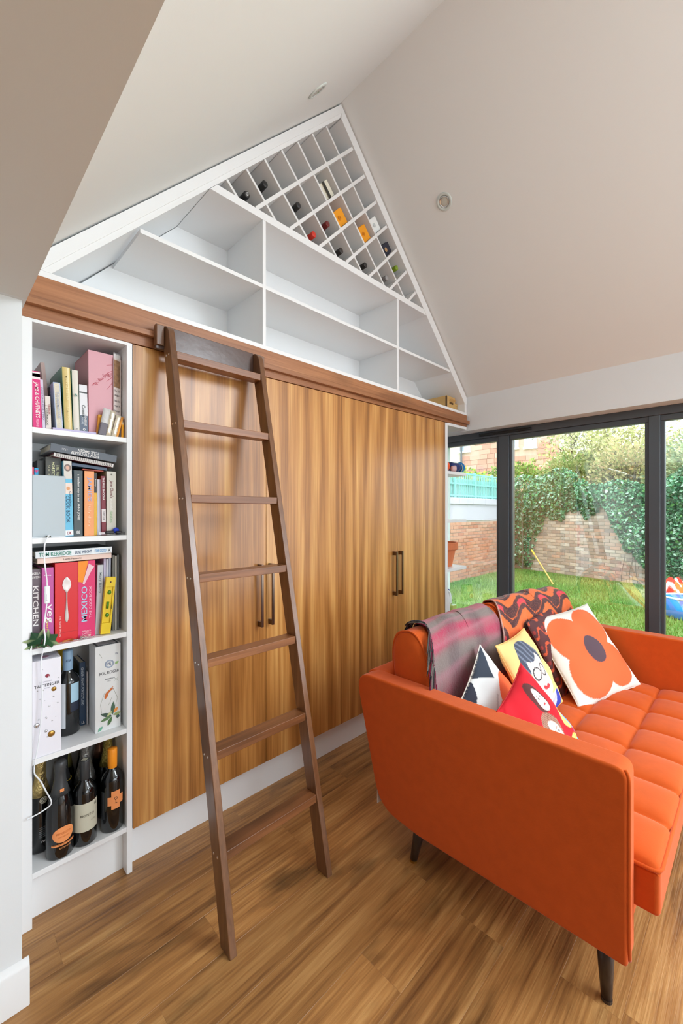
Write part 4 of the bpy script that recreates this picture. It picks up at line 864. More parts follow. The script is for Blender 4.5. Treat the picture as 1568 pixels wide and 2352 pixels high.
# lower shelf goods
t = thing('plant_food_bag', 'green plant food pouch on the lower end shelf', 'bag', (3.005, .19, .5574), (0, 0, R(18)))
def bagf(s):
    def g(u, v):
        e = ((1-abs(2*u-1)**4)*(1-v**5))**.5; return ((u-.5)*.12, s*(.002+.030*e), v*.135)
    return g
m = MB(); m.grid(bagf(-1), 10, 12, lambda u, v: lin(*((214, 206, 110) if v > .62 and u < .62 else (236, 160, 60) if (u-.3)**2+(v-.35)**2 < .03 else (60, 160, 110)))); m.grid(bagf(1), 10, 12, lambda u, v: lin(60, 160, 110)); bake('pouch_body', m, M_print, t, local=True, smooth=True)
bake('seal_strip', MB().box(-.06, .06, -.002, .002, .13, .145), plain(30, 140, 90), t, local=True)
t = thing('spray_bottle', 'white bottle with a small navy cap on the lower end shelf', 'bottle', (2.955, .105, .5574)); bake('bottle_body', MB().lathe([(.0001, 0), (.026, 0), (.028, .006), (.028, .12), (.022, .145), (.012, .158), (.0001, .158)], n=24), plain(228, 236, 240, rough=.35), t, local=True, smooth=True); bake('cap', MB().lathe([(.013, .156), (.013, .172), (.011, .174), (.0001, .174)], n=20), plain(52, 66, 140), t, local=True)
t = thing('candle_glass', 'lime green candle in a square glass on the lower end shelf', 'candle', (2.905, .045, .5574)); bake('glass_body', MB().box(-.030, .030, -.030, .030, 0, .07), mat('pale_green_glass', lin(196, 214, 120), .12, spec=.6, coat=.3), t, local=True, bevel=.006, seg=3); bake('wick', MB().tube([(0, 0, .068), (0, 0, .080)], .0012, 5), M_dark, t, local=True)
t = thing('cleaner_jug', 'white plastic jug at the front of the lower end shelf', 'jug', (2.822, .055, .5574)); bake('jug_body', MB().lathe([(.0001, 0), (.038, 0), (.041, .01), (.041, .12), (.028, .175), (.015, .20), (.0001, .20)], n=24), plain(240, 242, 244, rough=.4), t, local=True, smooth=True); bake('jug_handle', MB().tube([(.022, -.01, .19), (.05, -.012, .17), (.052, -.012, .12), (.039, -.01, .09)], .007, 8), plain(240, 242, 244, rough=.4), t, local=True, smooth=True)
t = thing('compost_box', 'green printed box on the lowest end shelf', 'box', (2.925, .15, .1904)); bake('box_body', MB().box(-.115, .115, -.12, .12, 0, .27), mat('green_print', lin(70, 170, 96), .5, vary=.35, bscale=160), t, local=True, bevel=.003); bake('box_label', MB().box(-.08, .05, -.1212, -.12, .12, .24), plain(206, 214, 130), t, local=True)
# ================================================================== SOFA
sf = thing('sofa', 'orange velvet two seat sofa with high arms and dark tapered legs', 'sofa', (2.08, -.95, 0))
def rounded(poly, rad, n=6):
    """round each corner of a polygon; rad per corner"""
    out = []; N = len(poly)
    for i in range(N):
        p0, p1, p2 = Vector(poly[i-1]), Vector(poly[i]), Vector(poly[(i+1) % N]); r = rad[i]
        if r <= 0: out.append(tuple(p1)); continue
        a = (p0-p1).normalized(); b_ = (p2-p1).normalized(); ang = a.angle(b_); d = min(r/math.tan(ang/2), (p0-p1).length*.48, (p2-p1).length*.48)
        s, e = p1+a*d, p1+b_*d
        for k in range(n+1):
            t = k/n; out.append(tuple(s*(1-t)**2+p1*2*t*(1-t)+e*t*t))
    return out
arm = rounded([(-1.416, .158), (-1.416, .675), (-.440, .675), (-.575, .16), (-.76, .142)], [.012, .035, .07, .16, .05])
def arm_part(x0, x1, tilt):
    o = bake('arm', MB().prism(arm, 'x', x0, x1), M_orange, sf, bevel=.034, seg=6)
    return o
arm_part(1.290, 1.376, 0); arm_part(2.800, 2.886, 0)
for xx in (1.294, 2.882):    # welt along the front edge of each arm
    pts = [(xx+.012, -1.4175, .172), (xx+.004 if xx < 2 else xx-.004, -1.4185, .25), (xx+.004 if xx < 2 else xx-.004, -1.4185, .55), (xx+.006 if xx < 2 else xx-.006, -1.4175, .645), (xx+.012 if xx < 2 else xx-.012, -1.408, .668)]
    bake('piping', MB().tube(smooth_path(pts, 5), .0052, 8), M_orange, sf, smooth=True)
bk = rounded([(-.575, .16), (-.685, .16), (-.560, .672), (-.440, .672)], [.03, .01, .04, .05])
bake('back_frame', MB().prism(bk, 'x', 1.36, 2.81), M_orange, sf, bevel=.012, seg=3)
bake('seat_rail', MB().box(1.37, 2.81, -1.398, -.60, .158, .268), M_orange, sf, bevel=.012, seg=3)
# tufted seat
SX0, SX1, SY0, SY1 = 1.380, 2.798, -1.472, -.62
xs_ = [SX0]+[1.588+.212*k for k in range(6)]+[SX1]; ys_ = [SY0, -1.281, -1.083, -.885, SY1]
def cellc(v, e):
    for a, b_ in zip(e, e[1:]):
        if a <= v <= b_: return 2*(v-a)/(b_-a)-1
    return 1
def seat(u, v):
    x = SX0+(SX1-SX0)*u; y = SY0+(SY1-SY0)*v
    a, b_ = cellc(x, xs_), cellc(y, ys_)
    puff = (max(0, (1-abs(a)**2.6)*(1-abs(b_)**2.6)))**.38
    z = .388+.030*puff-.010*math.exp(-((1-abs(a))**2+(1-abs(b_))**2)/.012)
    return (x, y, z)
m = MB(); m.grid(seat, 200, 120)
bake('seat_top', m, M_orange, sf, smooth=True)
bake('seat_cushion', MB().box(SX0, SX1, SY0, SY1, .262, .386), M_orange, sf, bevel=.014, seg=4)
bake('piping', MB().tube([(SX0, SY1, .387), (SX0, SY0+.02, .387), (SX0+.006, SY0+.004, .387), (SX0+.02, SY0-.001, .387), (SX1-.02, SY0-.001, .387), (SX1, SY0+.02, .387)], .0055, 8), M_orange, sf, smooth=True)
for x, y in ((1.352, -.735), (1.352, -1.352), (2.84, -.735), (2.84, -1.352)):
    dxx = -.020 if x < 2 else .020; dyy = .02 if y > -1 else -.008
    m = MB(); m.tube([(x, y, .165), (x+dxx*.5, y+dyy*.5, .08), (x+dxx, y+dyy, .006)], [.024, .019, .0135], 18); lg = bake('leg', m, M_legwood, sf, smooth=True)
    bake('foot_glide', MB().tube([(x+dxx, y+dyy, .008), (x+dxx, y+dyy, 0)], [.0145, .0145], 16), M_brass if y > -1 else M_legwood, lg)
tg = MB(); tg.add([(1.3, -.562, .235), (1.36, -.562, .235), (1.36, -.545, .17), (1.3, -.545, .17)], [(0, 1, 2, 3)]); tg.v = [(x-.0, y, zz) for x, y, zz in tg.v]
bake('care_tag', MB().box(1.296, 1.340, -.562, -.560, .165, .235), plain(226, 228, 230), sf)

# back cushions
def sect(th, cy, cz, a, b_, lean, e=2.7):
    c, s = math.cos(th), math.sin(th)
    y = math.copysign(abs(c)**(2/e), c)*a; zz = math.copysign(abs(s)**(2/e), s)*b_
    return (cy+y*math.cos(lean)+zz*math.sin(lean), cz-y*math.sin(lean)+zz*math.cos(lean))
CP = [dict(x0=1.392, x1=2.075, cy=-.668, cz=.638, a=.090, b=.222, lean=.20, yaw=.0), dict(x0=2.085, x1=2.780, cy=-.672, cz=.640, a=.095, b=.226, lean=.20, yaw=-.10)]
def back_cushion(k, label):
    p = CP[k]; t = thing('back_cushion', label, 'cushion', ((p['x0']+p['x1'])/2, p['cy'], .40))
    nu, nx = 56, 40; rows = []
    xs = [(p['x0']-.016, .02), (p['x0']-.014, .45), (p['x0']-.008, .80), (p['x0']+.004, .965)]
    L = p['x1']-p['x0']
    for i in range(nx+1):
        u = i/nx; xs.append((p['x0']+.010+(L-.02)*u, 1.0))
    xs += [(p['x1']-.004, .965), (p['x1']+.002, .80), (p['x1']+.004, .45), (p['x1']+.005, .02)]
    m = MB()
    for x, s in xs:
        u = (x-p['x0'])/L
        for j in range(nu):
            th = 2*math.pi*j/nu
            bul = 1+.035*math.sin(math.pi*max(0, min(1, u)))+.012*math.sin(9*u+2*th)*math.sin(math.pi*max(0, min(1, u)))
            y, zz = sect(th, p['cy'], p['cz'], p['a']*s*bul, p['b']*s*bul, p['lean']); m.v.append((x, y+p['yaw']*u, zz))
    n = len(xs); m.f = [(i*nu+j, i*nu+(j+1) % nu, (i+1)*nu+(j+1) % nu, (i+1)*nu+j) for i in range(n-1) for j in range(nu)]
    m.f += [tuple(range(nu))[::-1], tuple(range((n-1)*nu, n*nu))]
    bake('cover', m, M_orange, t, smooth=True)
    for xx in (p['x0']+.008, p['x1']-.008):
        ring = [sect(2*math.pi*j/48, p['cy'], p['cz'], p['a']*1.005, p['b']*1.005, p['lean']) for j in range(49)]
        bake('piping', MB().tube([(xx, y+p['yaw']*(xx-p['x0'])/L, zz) for y, zz in ring], .0048, 7, cap=False), M_orange, t, smooth=True)
    return t
back_cushion(0, 'orange velvet back cushion under the tartan throw, nearer the ladder')
back_cushion(1, 'orange velvet back cushion under the zigzag throw, nearer the window')
# throws draped over them
def throw(k, label, x0, x1, t0, t1, colf, off, name='throw', wav=.006, skew=(0, 0)):
    p = CP[k]; t = thing(name, label, 'blanket', ((x0+x1)/2, p['cy'], p['cz']+p['b']))
    def P(u, v, o=0):
        th = t0+(t1-t0)*v
        xa = x0+skew[0]*(1-v); xb = x1+skew[1]*(1-v); x = xa+(xb-xa)*u+.008*math.sin(v*7+1)*(1 if u > .5 else -.6)
        uu = max(0, min(1, (x-p['x0'])/(p['x1']-p['x0']))); bul = 1+.035*math.sin(math.pi*uu)+.012*math.sin(9*uu+2*th)*math.sin(math.pi*uu)
        o2 = off+o+wav*(1+math.sin(u*15+v*9+2*math.sin(v*6)))*(.6+.5*math.sin(v*23+u*4))*.8+abs(math.sin(u*11+v*3))*wav*.9
        y, zz = sect(th, p['cy'], p['cz'], p['a']*bul+o2, p['b']*bul+o2, p['lean'])
        return (x, y+p['yaw']*uu, zz)
    m = MB(); m.grid(lambda u, v: P(u, v), 130, 130, colf)
    c = bake('cloth', m, M_wool, t, smooth=True, recalc=False)
    sd = c.modifiers.new('thickness', 'SOLIDIFY'); sd.thickness = .005; sd.offset = 1
    return t, P
def lerp3(a, b_, t): return tuple(x+(y-x)*t for x, y in zip(a, b_))
def tartan(u, v):
    a = lin(186, 44, 86); g = lin(122, 124, 116); dk = lin(56, 54, 56); pk = lin(206, 116, 140)
    def band(t, f, ph): return .5+.5*math.sin(2*math.pi*(t*f+ph))
    s1 = band(v, 4.2, .15); s2 = band(u, 3.2, .55)
    s1 = band(v+.03*math.sin(u*5), 3.6, .15); s2 = band(u+.02*math.sin(v*9), 2.6, .55)
    w1 = 1/(1+math.exp(-(s1-.48)*8)); w2 = 1/(1+math.exp(-(s2-.62)*7))
    col = lerp3(lerp3(a, g, w1*.9), lerp3(lin(140, 44, 78), dk, .35+.5*w1), w2*.62)
    col = lerp3(col, pk, .30*max(0, math.sin(v*44+u*3))**3); col = lerp3(col, lin(150, 150, 140), .22*max(0, math.sin(v*27+1))**2)
    n = .5+.5*math.sin(u*310+7*math.sin(v*60))*math.sin(v*290+5*math.sin(u*40)); return lerp3(col, lerp3(col, lin(150, 140, 140), .35), n)
PI = math.pi
th1, P1 = throw(0, 'crimson and grey tartan wool throw with a dark fringe over the near back cushion', 1.385, 2.04, PI*.02, PI*1.10, tartan, .008, wav=.0042, skew=(.215, .02))
fr = MB(); q = random.Random(3); fr.c = []
for k in range(90):
    v = k/89; a = Vector(P1(0, v, .004)); n0 = len(fr.v)
    dn = -1 if v < .62 else 1; l1 = q.uniform(.028, .05); sp_ = q.uniform(.6, 1.0); jit = q.uniform(-.012, .012)
    def PP(du, dv, o):
        vv = v+jit+dn*dv; c_ = Vector(P1(du, max(0, min(1, vv)), o))
        if vv < 0: c_ += Vector((0, 0, vv*.42))
        if vv > 1: c_ += Vector((0, 0, -(vv-1)*.42))
        return c_
    p1 = PP(-l1*.6, .012*sp_, .012); p2 = PP(-l1*1.5, .085*sp_, .015); p3 = PP(-l1*2.1+q.uniform(-.01, .01), .165*sp_, .012)
    fr.tube(smooth_path([a, p1, p2, p3], 3), [.0029]*9+[.0014], 5)
    cc = lin(*q.choice([(40, 38, 42), (58, 56, 58), (92, 90, 88), (120, 116, 110), (112, 30, 56)]))
    fr.c += [cc]*(len(fr.v)-n0)
bake('fringe', fr, M_wool, th1, kind='stuff', recalc=False)
def zigzag(u, v):
    og = lin(238, 116, 62); dk = lin(84, 56, 58); pk = lin(226, 70, 84)
    tri = abs(((u*3.2) % 1)*2-1); t = (v*3.4+.42*min(1, max(0, tri*1.6-.3))+.03*math.sin(u*40)) % 1
    c = og if (.06 < t < .42) else dk
    if .58 < t < .86:
        du = ((u*3.2+.5) % 1)-.5
        c = pk if abs(du) < .20 and .62 < t < .84 else (og if t > .83 else dk)
    if v < .015 or v > .985 or u < .012: c = lin(196, 160, 150)
    n = math.sin(u*190+9*math.sin(v*31))*math.sin(v*170+6*math.sin(u*23)); return lerp3(c, lin(240, 150, 120), .10*(n > .2))
throw(1, 'folded orange, charcoal and pink zigzag throw over the back cushion by the window', 2.005, 2.775, PI*.06, PI*1.0, zigzag, .012, wav=.005, skew=(.235, .0))

# scatter cushions
def pillow(label, TL, TR, BR, front, back, T=.075, group=None, name='scatter_cushion', mat_=None, N=110, pinch=.055, wr=.0028, seed=0, piping=None):
    TL, TR, BR = Vector(TL), Vector(TR), Vector(BR); BL = TL+BR-TR; c = (TL+TR+BR+BL)/4
    ex = ((TR-TL)+(BR-BL)).normalized(); ez = (TR-BR); ez = (ez-ex*ez.dot(ex)).normalized(); ny = ez.cross(ex)   # ny points to the back
    w_ = (TR-TL).length; h_ = (TR-BR).length
    t = thing(name, label, 'cushion', tuple(c), group=group)
    def f(sgn):
        def g(u, v):
            a, b_ = 2*u-1, 2*v-1
            x = w_/2*a*(1-pinch*(1-b_*b_)); zz = h_/2*b_*(1-pinch*(1-a*a))
            e = max(0, (1-a*a)*(1-b_*b_))
            th = T*(e**.52)
            wv = wr*e**.3*(math.sin(7*a+5*b_+seed)+math.sin(-4*a+9*b_+2*seed)+.8*math.sin(13*a*b_+seed*3))
            return tuple(ex*x+ez*zz+ny*sgn*(th+wv*(1 if th > .01 else 0)))
        return g
    m = MB(); m.grid(f(-1), N, N, front); m.grid(f(1), N, N, lambda u, v: back)
    bake('cover', m, mat_ or M_attr, t, local=True, smooth=True, weld=.0004)
    # seam welt round the edge
    g = f(1); pts = [g(k/20, 0) for k in range(20)]+[g(1, k/20) for k in range(20)]+[g(1-k/20, 1) for k in range(20)]+[g(0, 1-k/20) for k in range(21)]
    bake('seam', MB().tube(pts, .0022, 6), mat('seam_%d_%d_%d' % piping if piping else 'seam_plain', lin(*piping) if piping else (back[0], back[1], back[2]), .85, bump=.05), t, local=True, smooth=True)
    return t
def E(u, v, cu, cv, ru, rv, rot=0):
    du, dv = u-cu, v-cv; c, s = math.cos(rot), math.sin(rot); a, b_ = du*c+dv*s, -du*s+dv*c
    return (a/ru)**2+(b_/rv)**2
CR = lin(232, 228, 220)
def flower(u, v):
    if E(u, v, .54, .50, .135, .16) < 1: return lin(96, 76, 86)
    if min(E(u, v, .32, .67, .27, .27), E(u, v, .72, .74, .24, .24), E(u, v, .33, .29, .27, .27), E(u, v, .73, .29, .25, .25), E(u, v, .52, .5, .26, .30)) < 1: return lin(244, 112, 66)
    return CR
pillow('white cushion with a large orange four petal flower leaning by the far arm', (2.335, -.79, .768), (2.835, -.945, .800), (2.690, -1.190, .415), flower, CR, .058, piping=(226, 222, 212), seed=1)
def stem(u, v):
    a, b_ = 1-u, 1-v
    if min(E(a, b_, .22, .46, .26, .20), E(a, b_, .50, .62, .24, .26), E(a, b_, .30, .90, .6, .40)) < 1: return lin(240, 106, 60)
    if b_ < min(.62*a, (.50-a)*.95+.02): return lin(58, 66, 80)
    if .56 < a < .95 and b_ < .10*math.sin((a-.56)*8.05)+.01: return lin(52, 56, 70)
    if abs(b_-.30-.25*(a-.5)) < .012 and .45 < a < .8: return lin(196, 198, 198)
    return lin(226, 230, 230)
pillow('white cushion with charcoal stem and orange petals beside the near arm', (1.380, -.878, .635), (1.778, -.775, .772), (1.850, -.975, .43), stem, lin(226, 222, 214), .052, piping=(226, 222, 212), seed=2)
def lady(u, v):
    sk = lin(240, 222, 214)
    fx = .44
    for c in (fx-.105, fx+.105):
        e = E(u, v, c, .52, .088, .075)
        if .72 < e < 1.15: return lin(40, 44, 54)
    if abs(v-.535) < .008 and abs(u-fx) < .03: return lin(40, 44, 54)
    if E(u, v, fx-.028, .33, .040, .024, -.5) < 1 or E(u, v, fx+.028, .33, .040, .024, .5) < 1: return lin(222, 60, 66)
    if abs(u-fx) < .012 and .39 < v < .46 and u > fx: return lin(206, 170, 160)
    if E(u, v, fx, .52, .215, .30) < 1 and E(u, v, fx-.03, .80, .20, .14) > 1 and not (E(u, v, fx, .62, .20, .26) > 1 and v > .58): return sk
    if E(u, v, fx-.02, .70, .26, .25) < 1 and v > .55: return lin(112, 120, 138) if (math.sin(u*60+v*25) > .4) else lin(74, 80, 96)
    if v < .22:
        d = E(u, v, fx, .26, .30, .22)
        if E(u, v, fx, .26, .17, .12) < 1: return sk
        if d < 1: return lin(232, 232, 240) if math.sin(u*160) > -.2 or v < .12 and math.sin(v*200) > 0 else lin(150, 160, 214)
        if v < .20 and abs(u-fx) < .42: return lin(56, 70, 176)
    if abs(u-fx) < .075 and v < .30: return sk
    return lin(248, 204, 134)
pillow('yellow cushion printed with a drawn face in round glasses and red lips', (1.785, -.835, .758), (2.200, -.795, .748), (2.190, -.98, .425), lady, lin(246, 200, 128), .058, piping=(240, 190, 112), seed=3)
def pair(u, v):
    def face(cx, cy, s, hair):
        e = E(u, v, cx, cy, .090*s, .125*s)
        if e < 1:
            for ex_ in (-.034, .034):
                if E(u, v, cx+ex_*s, cy+.022*s, .016*s, .011*s) < 1: return lin(70, 60, 60)
                if E(u, v, cx+ex_*s, cy+.050*s, .022*s, .006*s) < 1: return lin(150, 116, 100)
            if E(u, v, cx, cy-.060*s, .026*s, .012*s) < 1: return lin(206, 60, 66)
            if E(u, v, cx+.008*s, cy-.02*s, .008*s, .022*s) < 1: return lin(226, 190, 176)
            return lin(244, 224, 216)
        if E(u, v, cx-.012, cy+.035*s, .150*s, .165*s) < 1: return hair
        return None
    if u > .86-.25*max(0, .3-v)+.4*max(0, v-.45): return lin(66, 150, 226)
    f = face(.43, .46, 1.15, lin(172, 132, 112) if (u*37+v*21) % 1 > .35 else lin(118, 74, 62))
    if f: return f
    f = face(.60, .76, .95, lin(92, 48, 48))
    if f: return f
    if E(u, v, .56, .10, .36, .24) < 1 and v < .30: return lin(236, 224, 118) if math.sin(u*46) > -.75 else lin(206, 186, 70)
    if E(u, v, .86, .46, .13, .14) < 1: return lin(232, 214, 120)
    return lin(204, 24, 40)
pillow('red cushion printed with two smiling faces leaning on the near arm', (1.378, -1.03, .678), (1.738, -.965, .732), (1.790, -1.185, .424), pair, lin(196, 26, 40), .058, piping=(190, 24, 38), seed=4)
def maze(u, v):
    t = abs(((u*4.5) % 1)*2-1); s = (v*5+.55*min(1, max(0, t*1.8-.4))) % 1
    if .30 < s < .48: return lin(206, 92, 62)
    if .72 < s < .92 and abs(((u*4.5+.5) % 1)-.5) < .16: return lin(150, 60, 58)
    return lin(92, 56, 58)
pillow('dark maroon cushion with orange zigzag lines behind the flower cushion', (2.235, -.800, .775), (2.640, -.760, .835), (2.655, -.925, .45), maze, lin(80, 50, 54), .055, piping=(84, 52, 54), seed=5)
# ================================================================== GARDEN
GZ = -.15
struct('garden_ground', MB().box(3.3, 40, -30, 40, GZ-.3, GZ), M_soil)
def leaves(name, pts, size, cols, parent=None, aspect=1.5, flat=.0, seed=0, kind='stuff', shade=None):
    """a mass of folded leaf quads; colours picked per leaf"""
    g = np.random.default_rng(seed); pts = np.asarray(pts, float); n = len(pts)
    d = g.normal(size=(n, 3)); d[:, 2] *= .8; d /= np.linalg.norm(d, axis=1)[:, None]
    e = g.normal(size=(n, 3)); e -= (e*d).sum(1)[:, None]*d; e /= np.linalg.norm(e, axis=1)[:, None]; f = np.cross(d, e)
    s = size*g.uniform(.6, 1.25, n)[:, None]
    tip = pts+d*s*aspect*.6; base = pts-d*s*aspect*.5; l = pts+e*s*.5-f*s*.12; r = pts-e*s*.5-f*s*.12
    V = np.stack([base, l, tip, r], 1).reshape(-1, 3); F = np.arange(4*n).reshape(-1, 4)
    o0 = origin(parent) if parent else Vector((0, 0, 0)); V = V-np.array(o0)
    me = bpy.data.meshes.new(name); me.from_pydata(V.tolist(), [], F.tolist())
    C = np.array([lin(*c) for c in cols]); ci = g.integers(0, len(cols), n); c = C[ci]*g.uniform(.75, 1.2, n)[:, None]
    at = me.color_attributes.new('Col', 'FLOAT_COLOR', 'POINT'); at.data.foreach_set('color', np.repeat(np.c_[c, np.ones(n)], 4, 0).astype(np.float32).ravel())
    me.materials.append(M_leaf); o = bpy.data.objects.new(name, me); COL.objects.link(o)
    if parent: o.parent = parent
    if kind: o['kind'] = kind
    return o
# lawn blades
n = 52000
gx = 3.4+(10.9-3.4)*nr.random(n)**.8; gy = nr.uniform(-3.0, 3.0, n); gy = np.minimum(gy, 2.85); gx = np.minimum(gx, 10.75+(gy-2.95)*.252); hgt = nr.uniform(.03, .085, n); an = nr.uniform(0, 6.28, n); lean_ = nr.normal(0, .025, (n, 2))
V = np.zeros((n, 3, 3)); wd = .007
V[:, 0] = np.c_[gx-wd*np.cos(an), gy-wd*np.sin(an), np.full(n, GZ)]; V[:, 1] = np.c_[gx+wd*np.cos(an), gy+wd*np.sin(an), np.full(n, GZ)]; V[:, 2] = np.c_[gx+lean_[:, 0], gy+lean_[:, 1], GZ+hgt]
me = bpy.data.meshes.new('lawn_grass'); me.from_pydata(V.reshape(-1, 3).tolist(), [], np.arange(3*n).reshape(-1, 3).tolist())
patch = .5+.5*np.sin(gx*1.9+1.5*np.sin(gy*1.3))*np.sin(gy*2.1+gx*.6)
cc = np.array(lin(92, 154, 66))*(1-patch[:, None])+np.array(lin(158, 174, 96))*patch[:, None]; cc *= nr.uniform(.75, 1.25, n)[:, None]
at = me.color_attributes.new('Col', 'FLOAT_COLOR', 'POINT'); at.data.foreach_set('color', np.repeat(np.c_[cc, np.ones(n)], 3, 0).astype(np.float32).ravel()); me.materials.append(M_leaf)
o = bpy.data.objects.new('lawn_grass', me); COL.objects.link(o); props(o, 'short mown green grass of the garden lawn', 'grass', kind='stuff')

M_mortar = mat('lime_mortar', lin(186, 176, 166), .95, bump=.3, bscale=60, vary=.1)
M_brick_b = brickmat('weathered_brick', [lin(*c) for c in ((168, 142, 126), (194, 168, 150), (208, 186, 168), (156, 138, 128), (212, 166, 142), (184, 168, 156), (222, 204, 188))])
M_brick_l = brickmat('red_garden_brick', [lin(*c) for c in ((196, 132, 104), (206, 150, 122), (188, 120, 94), (212, 164, 140), (180, 128, 108))])
def brick_wall(name, label, p0, p1, z0, z1, th, bm_, win_, limit=290, stuff_rows=None):
    """wall from p0 to p1 (plan), its bricks on the face looking to the room; bricks inside win_(s, z) are single parts"""
    p0, p1 = Vector((*p0, 0)), Vector((*p1, 0)); d = (p1-p0); L = d.length; ang = math.atan2(d.y, d.x)
    t = thing(name, label, 'wall', (p0.x, p0.y, z0), (0, 0, ang))
    bake('mortar_core', MB().box(0, L, .012, th, 0, z1-z0), M_mortar, t, local=True)
    bl, bh = .215, .065; src = None; cnt = 0; rest = MB(); q = random.Random(5)
    rows = int((z1-z0)/.075)
    for r_ in range(rows):
        zz = r_*.075+.005; s = -(.1125 if r_ % 2 else 0)
        while s < L:
            a, b_ = max(s, 0), min(s+bl, L)
            if b_-a > .04:
                dy = q.uniform(-.004, .005)
                if win_((a+b_)/2, z0+zz) and cnt < limit:
                    if src is None:
                        m = MB(); c = .004; m.add([(0,0,0),(bl,0,0),(bl,0,bh),(0,0,bh)], []); m = MB()
                        m.add([(0,.1,0),(bl,.1,0),(bl,.1,bh),(0,.1,bh),(0,c,0),(bl,c,0),(bl,c,bh),(0,c,bh),(c,0,c),(bl-c,0,c),(bl-c,0,bh-c),(c,0,bh-c)], [(0,4,7,3),(1,2,6,5),(0,1,5,4),(3,7,6,2),(4,5,9,8),(5,6,10,9),(6,7,11,10),(7,4,8,11),(8,9,10,11)])
                        src = bake('brick', m, bm_, t, local=True); o = src
                    else: o = share('brick', src, t, (0, 0, 0))
                    o.location = (a, dy, zz); o.scale = ((b_-a)/bl, 1, 1); cnt += 1
                else: rest.box(a, b_, dy, .05, zz, zz+bh)
            s += .225
    if rest.v: bake('brickwork', rest, bm_, t, local=True, kind='stuff')
    return t, L
# rear wall runs from behind the left corner towards the right; face looks to -x
WA, WB = Vector((11.15, 2.95)), Vector((9.55, -3.4)); wd_ = (WB-WA).normalized()
SW = (WB-WA).length
rw, _ = brick_wall('garden_wall', 'weathered brick wall at the end of the lawn half hidden by ivy', tuple(WA), tuple(WB), GZ, 1.85, .2, M_brick_b, lambda s, zz: .55 < s < 3.35 and zz < 1.25 and not (s < .8 and zz > .9))
lw, _ = brick_wall('boundary_wall', 'red brick boundary wall along the left of the lawn under the pale coping', (3.35, 2.97), (11.2, 2.97), GZ, 1.16, .2, M_brick_l, lambda s, zz: 4.85 < s)
M_render = mat('lavender_white_render', lin(200, 194, 206), .85, bump=.15, bscale=40)
bake('render_band', MB().box(3.35, 10.5, 2.965, 3.17, 1.16, 1.52), M_render, lw)
bake('brick_pier', MB().box(10.5, 11.15, 2.962, 3.17, 1.16, 1.50), M_brick_l, lw)
for k in range(12): bake('coping_stone', MB().box(3.35+.6*k+.003, 3.95+.6*k-.003, 2.92, 3.22, 1.52, 1.66), M_render, lw, bevel=.012)
# turquoise mesh fence on the coping
M_teal = mat('turquoise_paint', lin(140, 206, 200), .5, bump=.02)
tf = thing('mesh_fence', 'turquoise painted mesh fence standing on the pale coping of the boundary wall', 'fence', (7.0, 3.07, 1.66))
for x in np.arange(6.4, 11.3, .9): bake('post', MB().box(x-.025, x+.025, 3.045, 3.095, 1.66, 2.26), M_teal, tf)
for zz in (1.72, 1.98, 2.22): bake('rail', MB().box(6.4, 11.0, 3.055, 3.085, zz-.018, zz+.018), M_teal, tf)
for x in np.arange(6.46, 11.0, .085): bake('picket', MB().box(x-.012, x+.012, 3.062, 3.078, 1.67, 2.24), M_teal, tf)
bake('fabric_screen', MB().box(6.4, 11.0, 3.10, 3.104, 1.67, 2.10), mat('pale_turquoise_netting', lin(176, 214, 212), .8, bump=.2, bscale=200), tf)

# ivy over the rear wall
def wallpt(s, zz, out): p = WA+wd_*s; nx = Vector((-wd_.y, wd_.x)); nx = nx if nx.x < 0 else -nx; q = p+nx*out; return (q.x, q.y, zz)
def low(s):    # bottom edge of the ivy along the wall
    P = [(0, -.15), (.30, -.15), (.50, .05), (.62, .75), (.95, 1.15), (1.4, 1.28), (1.9, 1.30), (2.2, 1.36), (2.4, 1.15), (2.62, .75), (2.85, .35), (3.05, .10), (3.3, 0), (8, -.05)]
    for (a, va), (b_, vb) in zip(P, P[1:]):
        if a <= s <= b_: return va+(vb-va)*(s-a)/(b_-a)
    return 0
pts = []; q = random.Random(21)
while len(pts) < 26000:
    s = q.uniform(-.2, SW); zz = q.uniform(-.15, 2.45); lo = low(s)+.10*math.sin(s*9)+.05*math.sin(s*23); hi = 2.15+.22*math.sin(s*1.7)+.10*math.sin(s*5+1)
    if zz < lo or zz > hi: continue
    if s < .6 and q.random() < .45: continue
    e = min(1, (zz-lo)/.35, (hi-zz)/.3+.3); out = .03+e*(.20+.13*math.sin(s*4.1+zz*3)+.06*math.sin(s*11-zz*7))
    pts.append(wallpt(s, zz, out*q.uniform(.55, 1.1)))
iv_ = thing('wall_ivy', 'dense dark ivy hanging over the rear garden wall', 'ivy', (10.6, .9, GZ))
leaves('ivy_leaves', pts, .058, [(92, 150, 104), (70, 122, 86), (120, 172, 134), (156, 196, 166), (58, 104, 74), (186, 214, 192), (112, 164, 100)], iv_, 1.25, seed=2)
m = MB()
for k in range(10):
    s = .15+.05*k if k < 5 else 2.6+.16*(k-5); z_ = -.15; path = []
    while z_ < 1.5: path.append(wallpt(s, z_, .03)); z_ += .25; s += q.uniform(-.06, .06)
    m.tube(path, .004, 5)
bake('ivy_stems', m, M_bark, iv_)
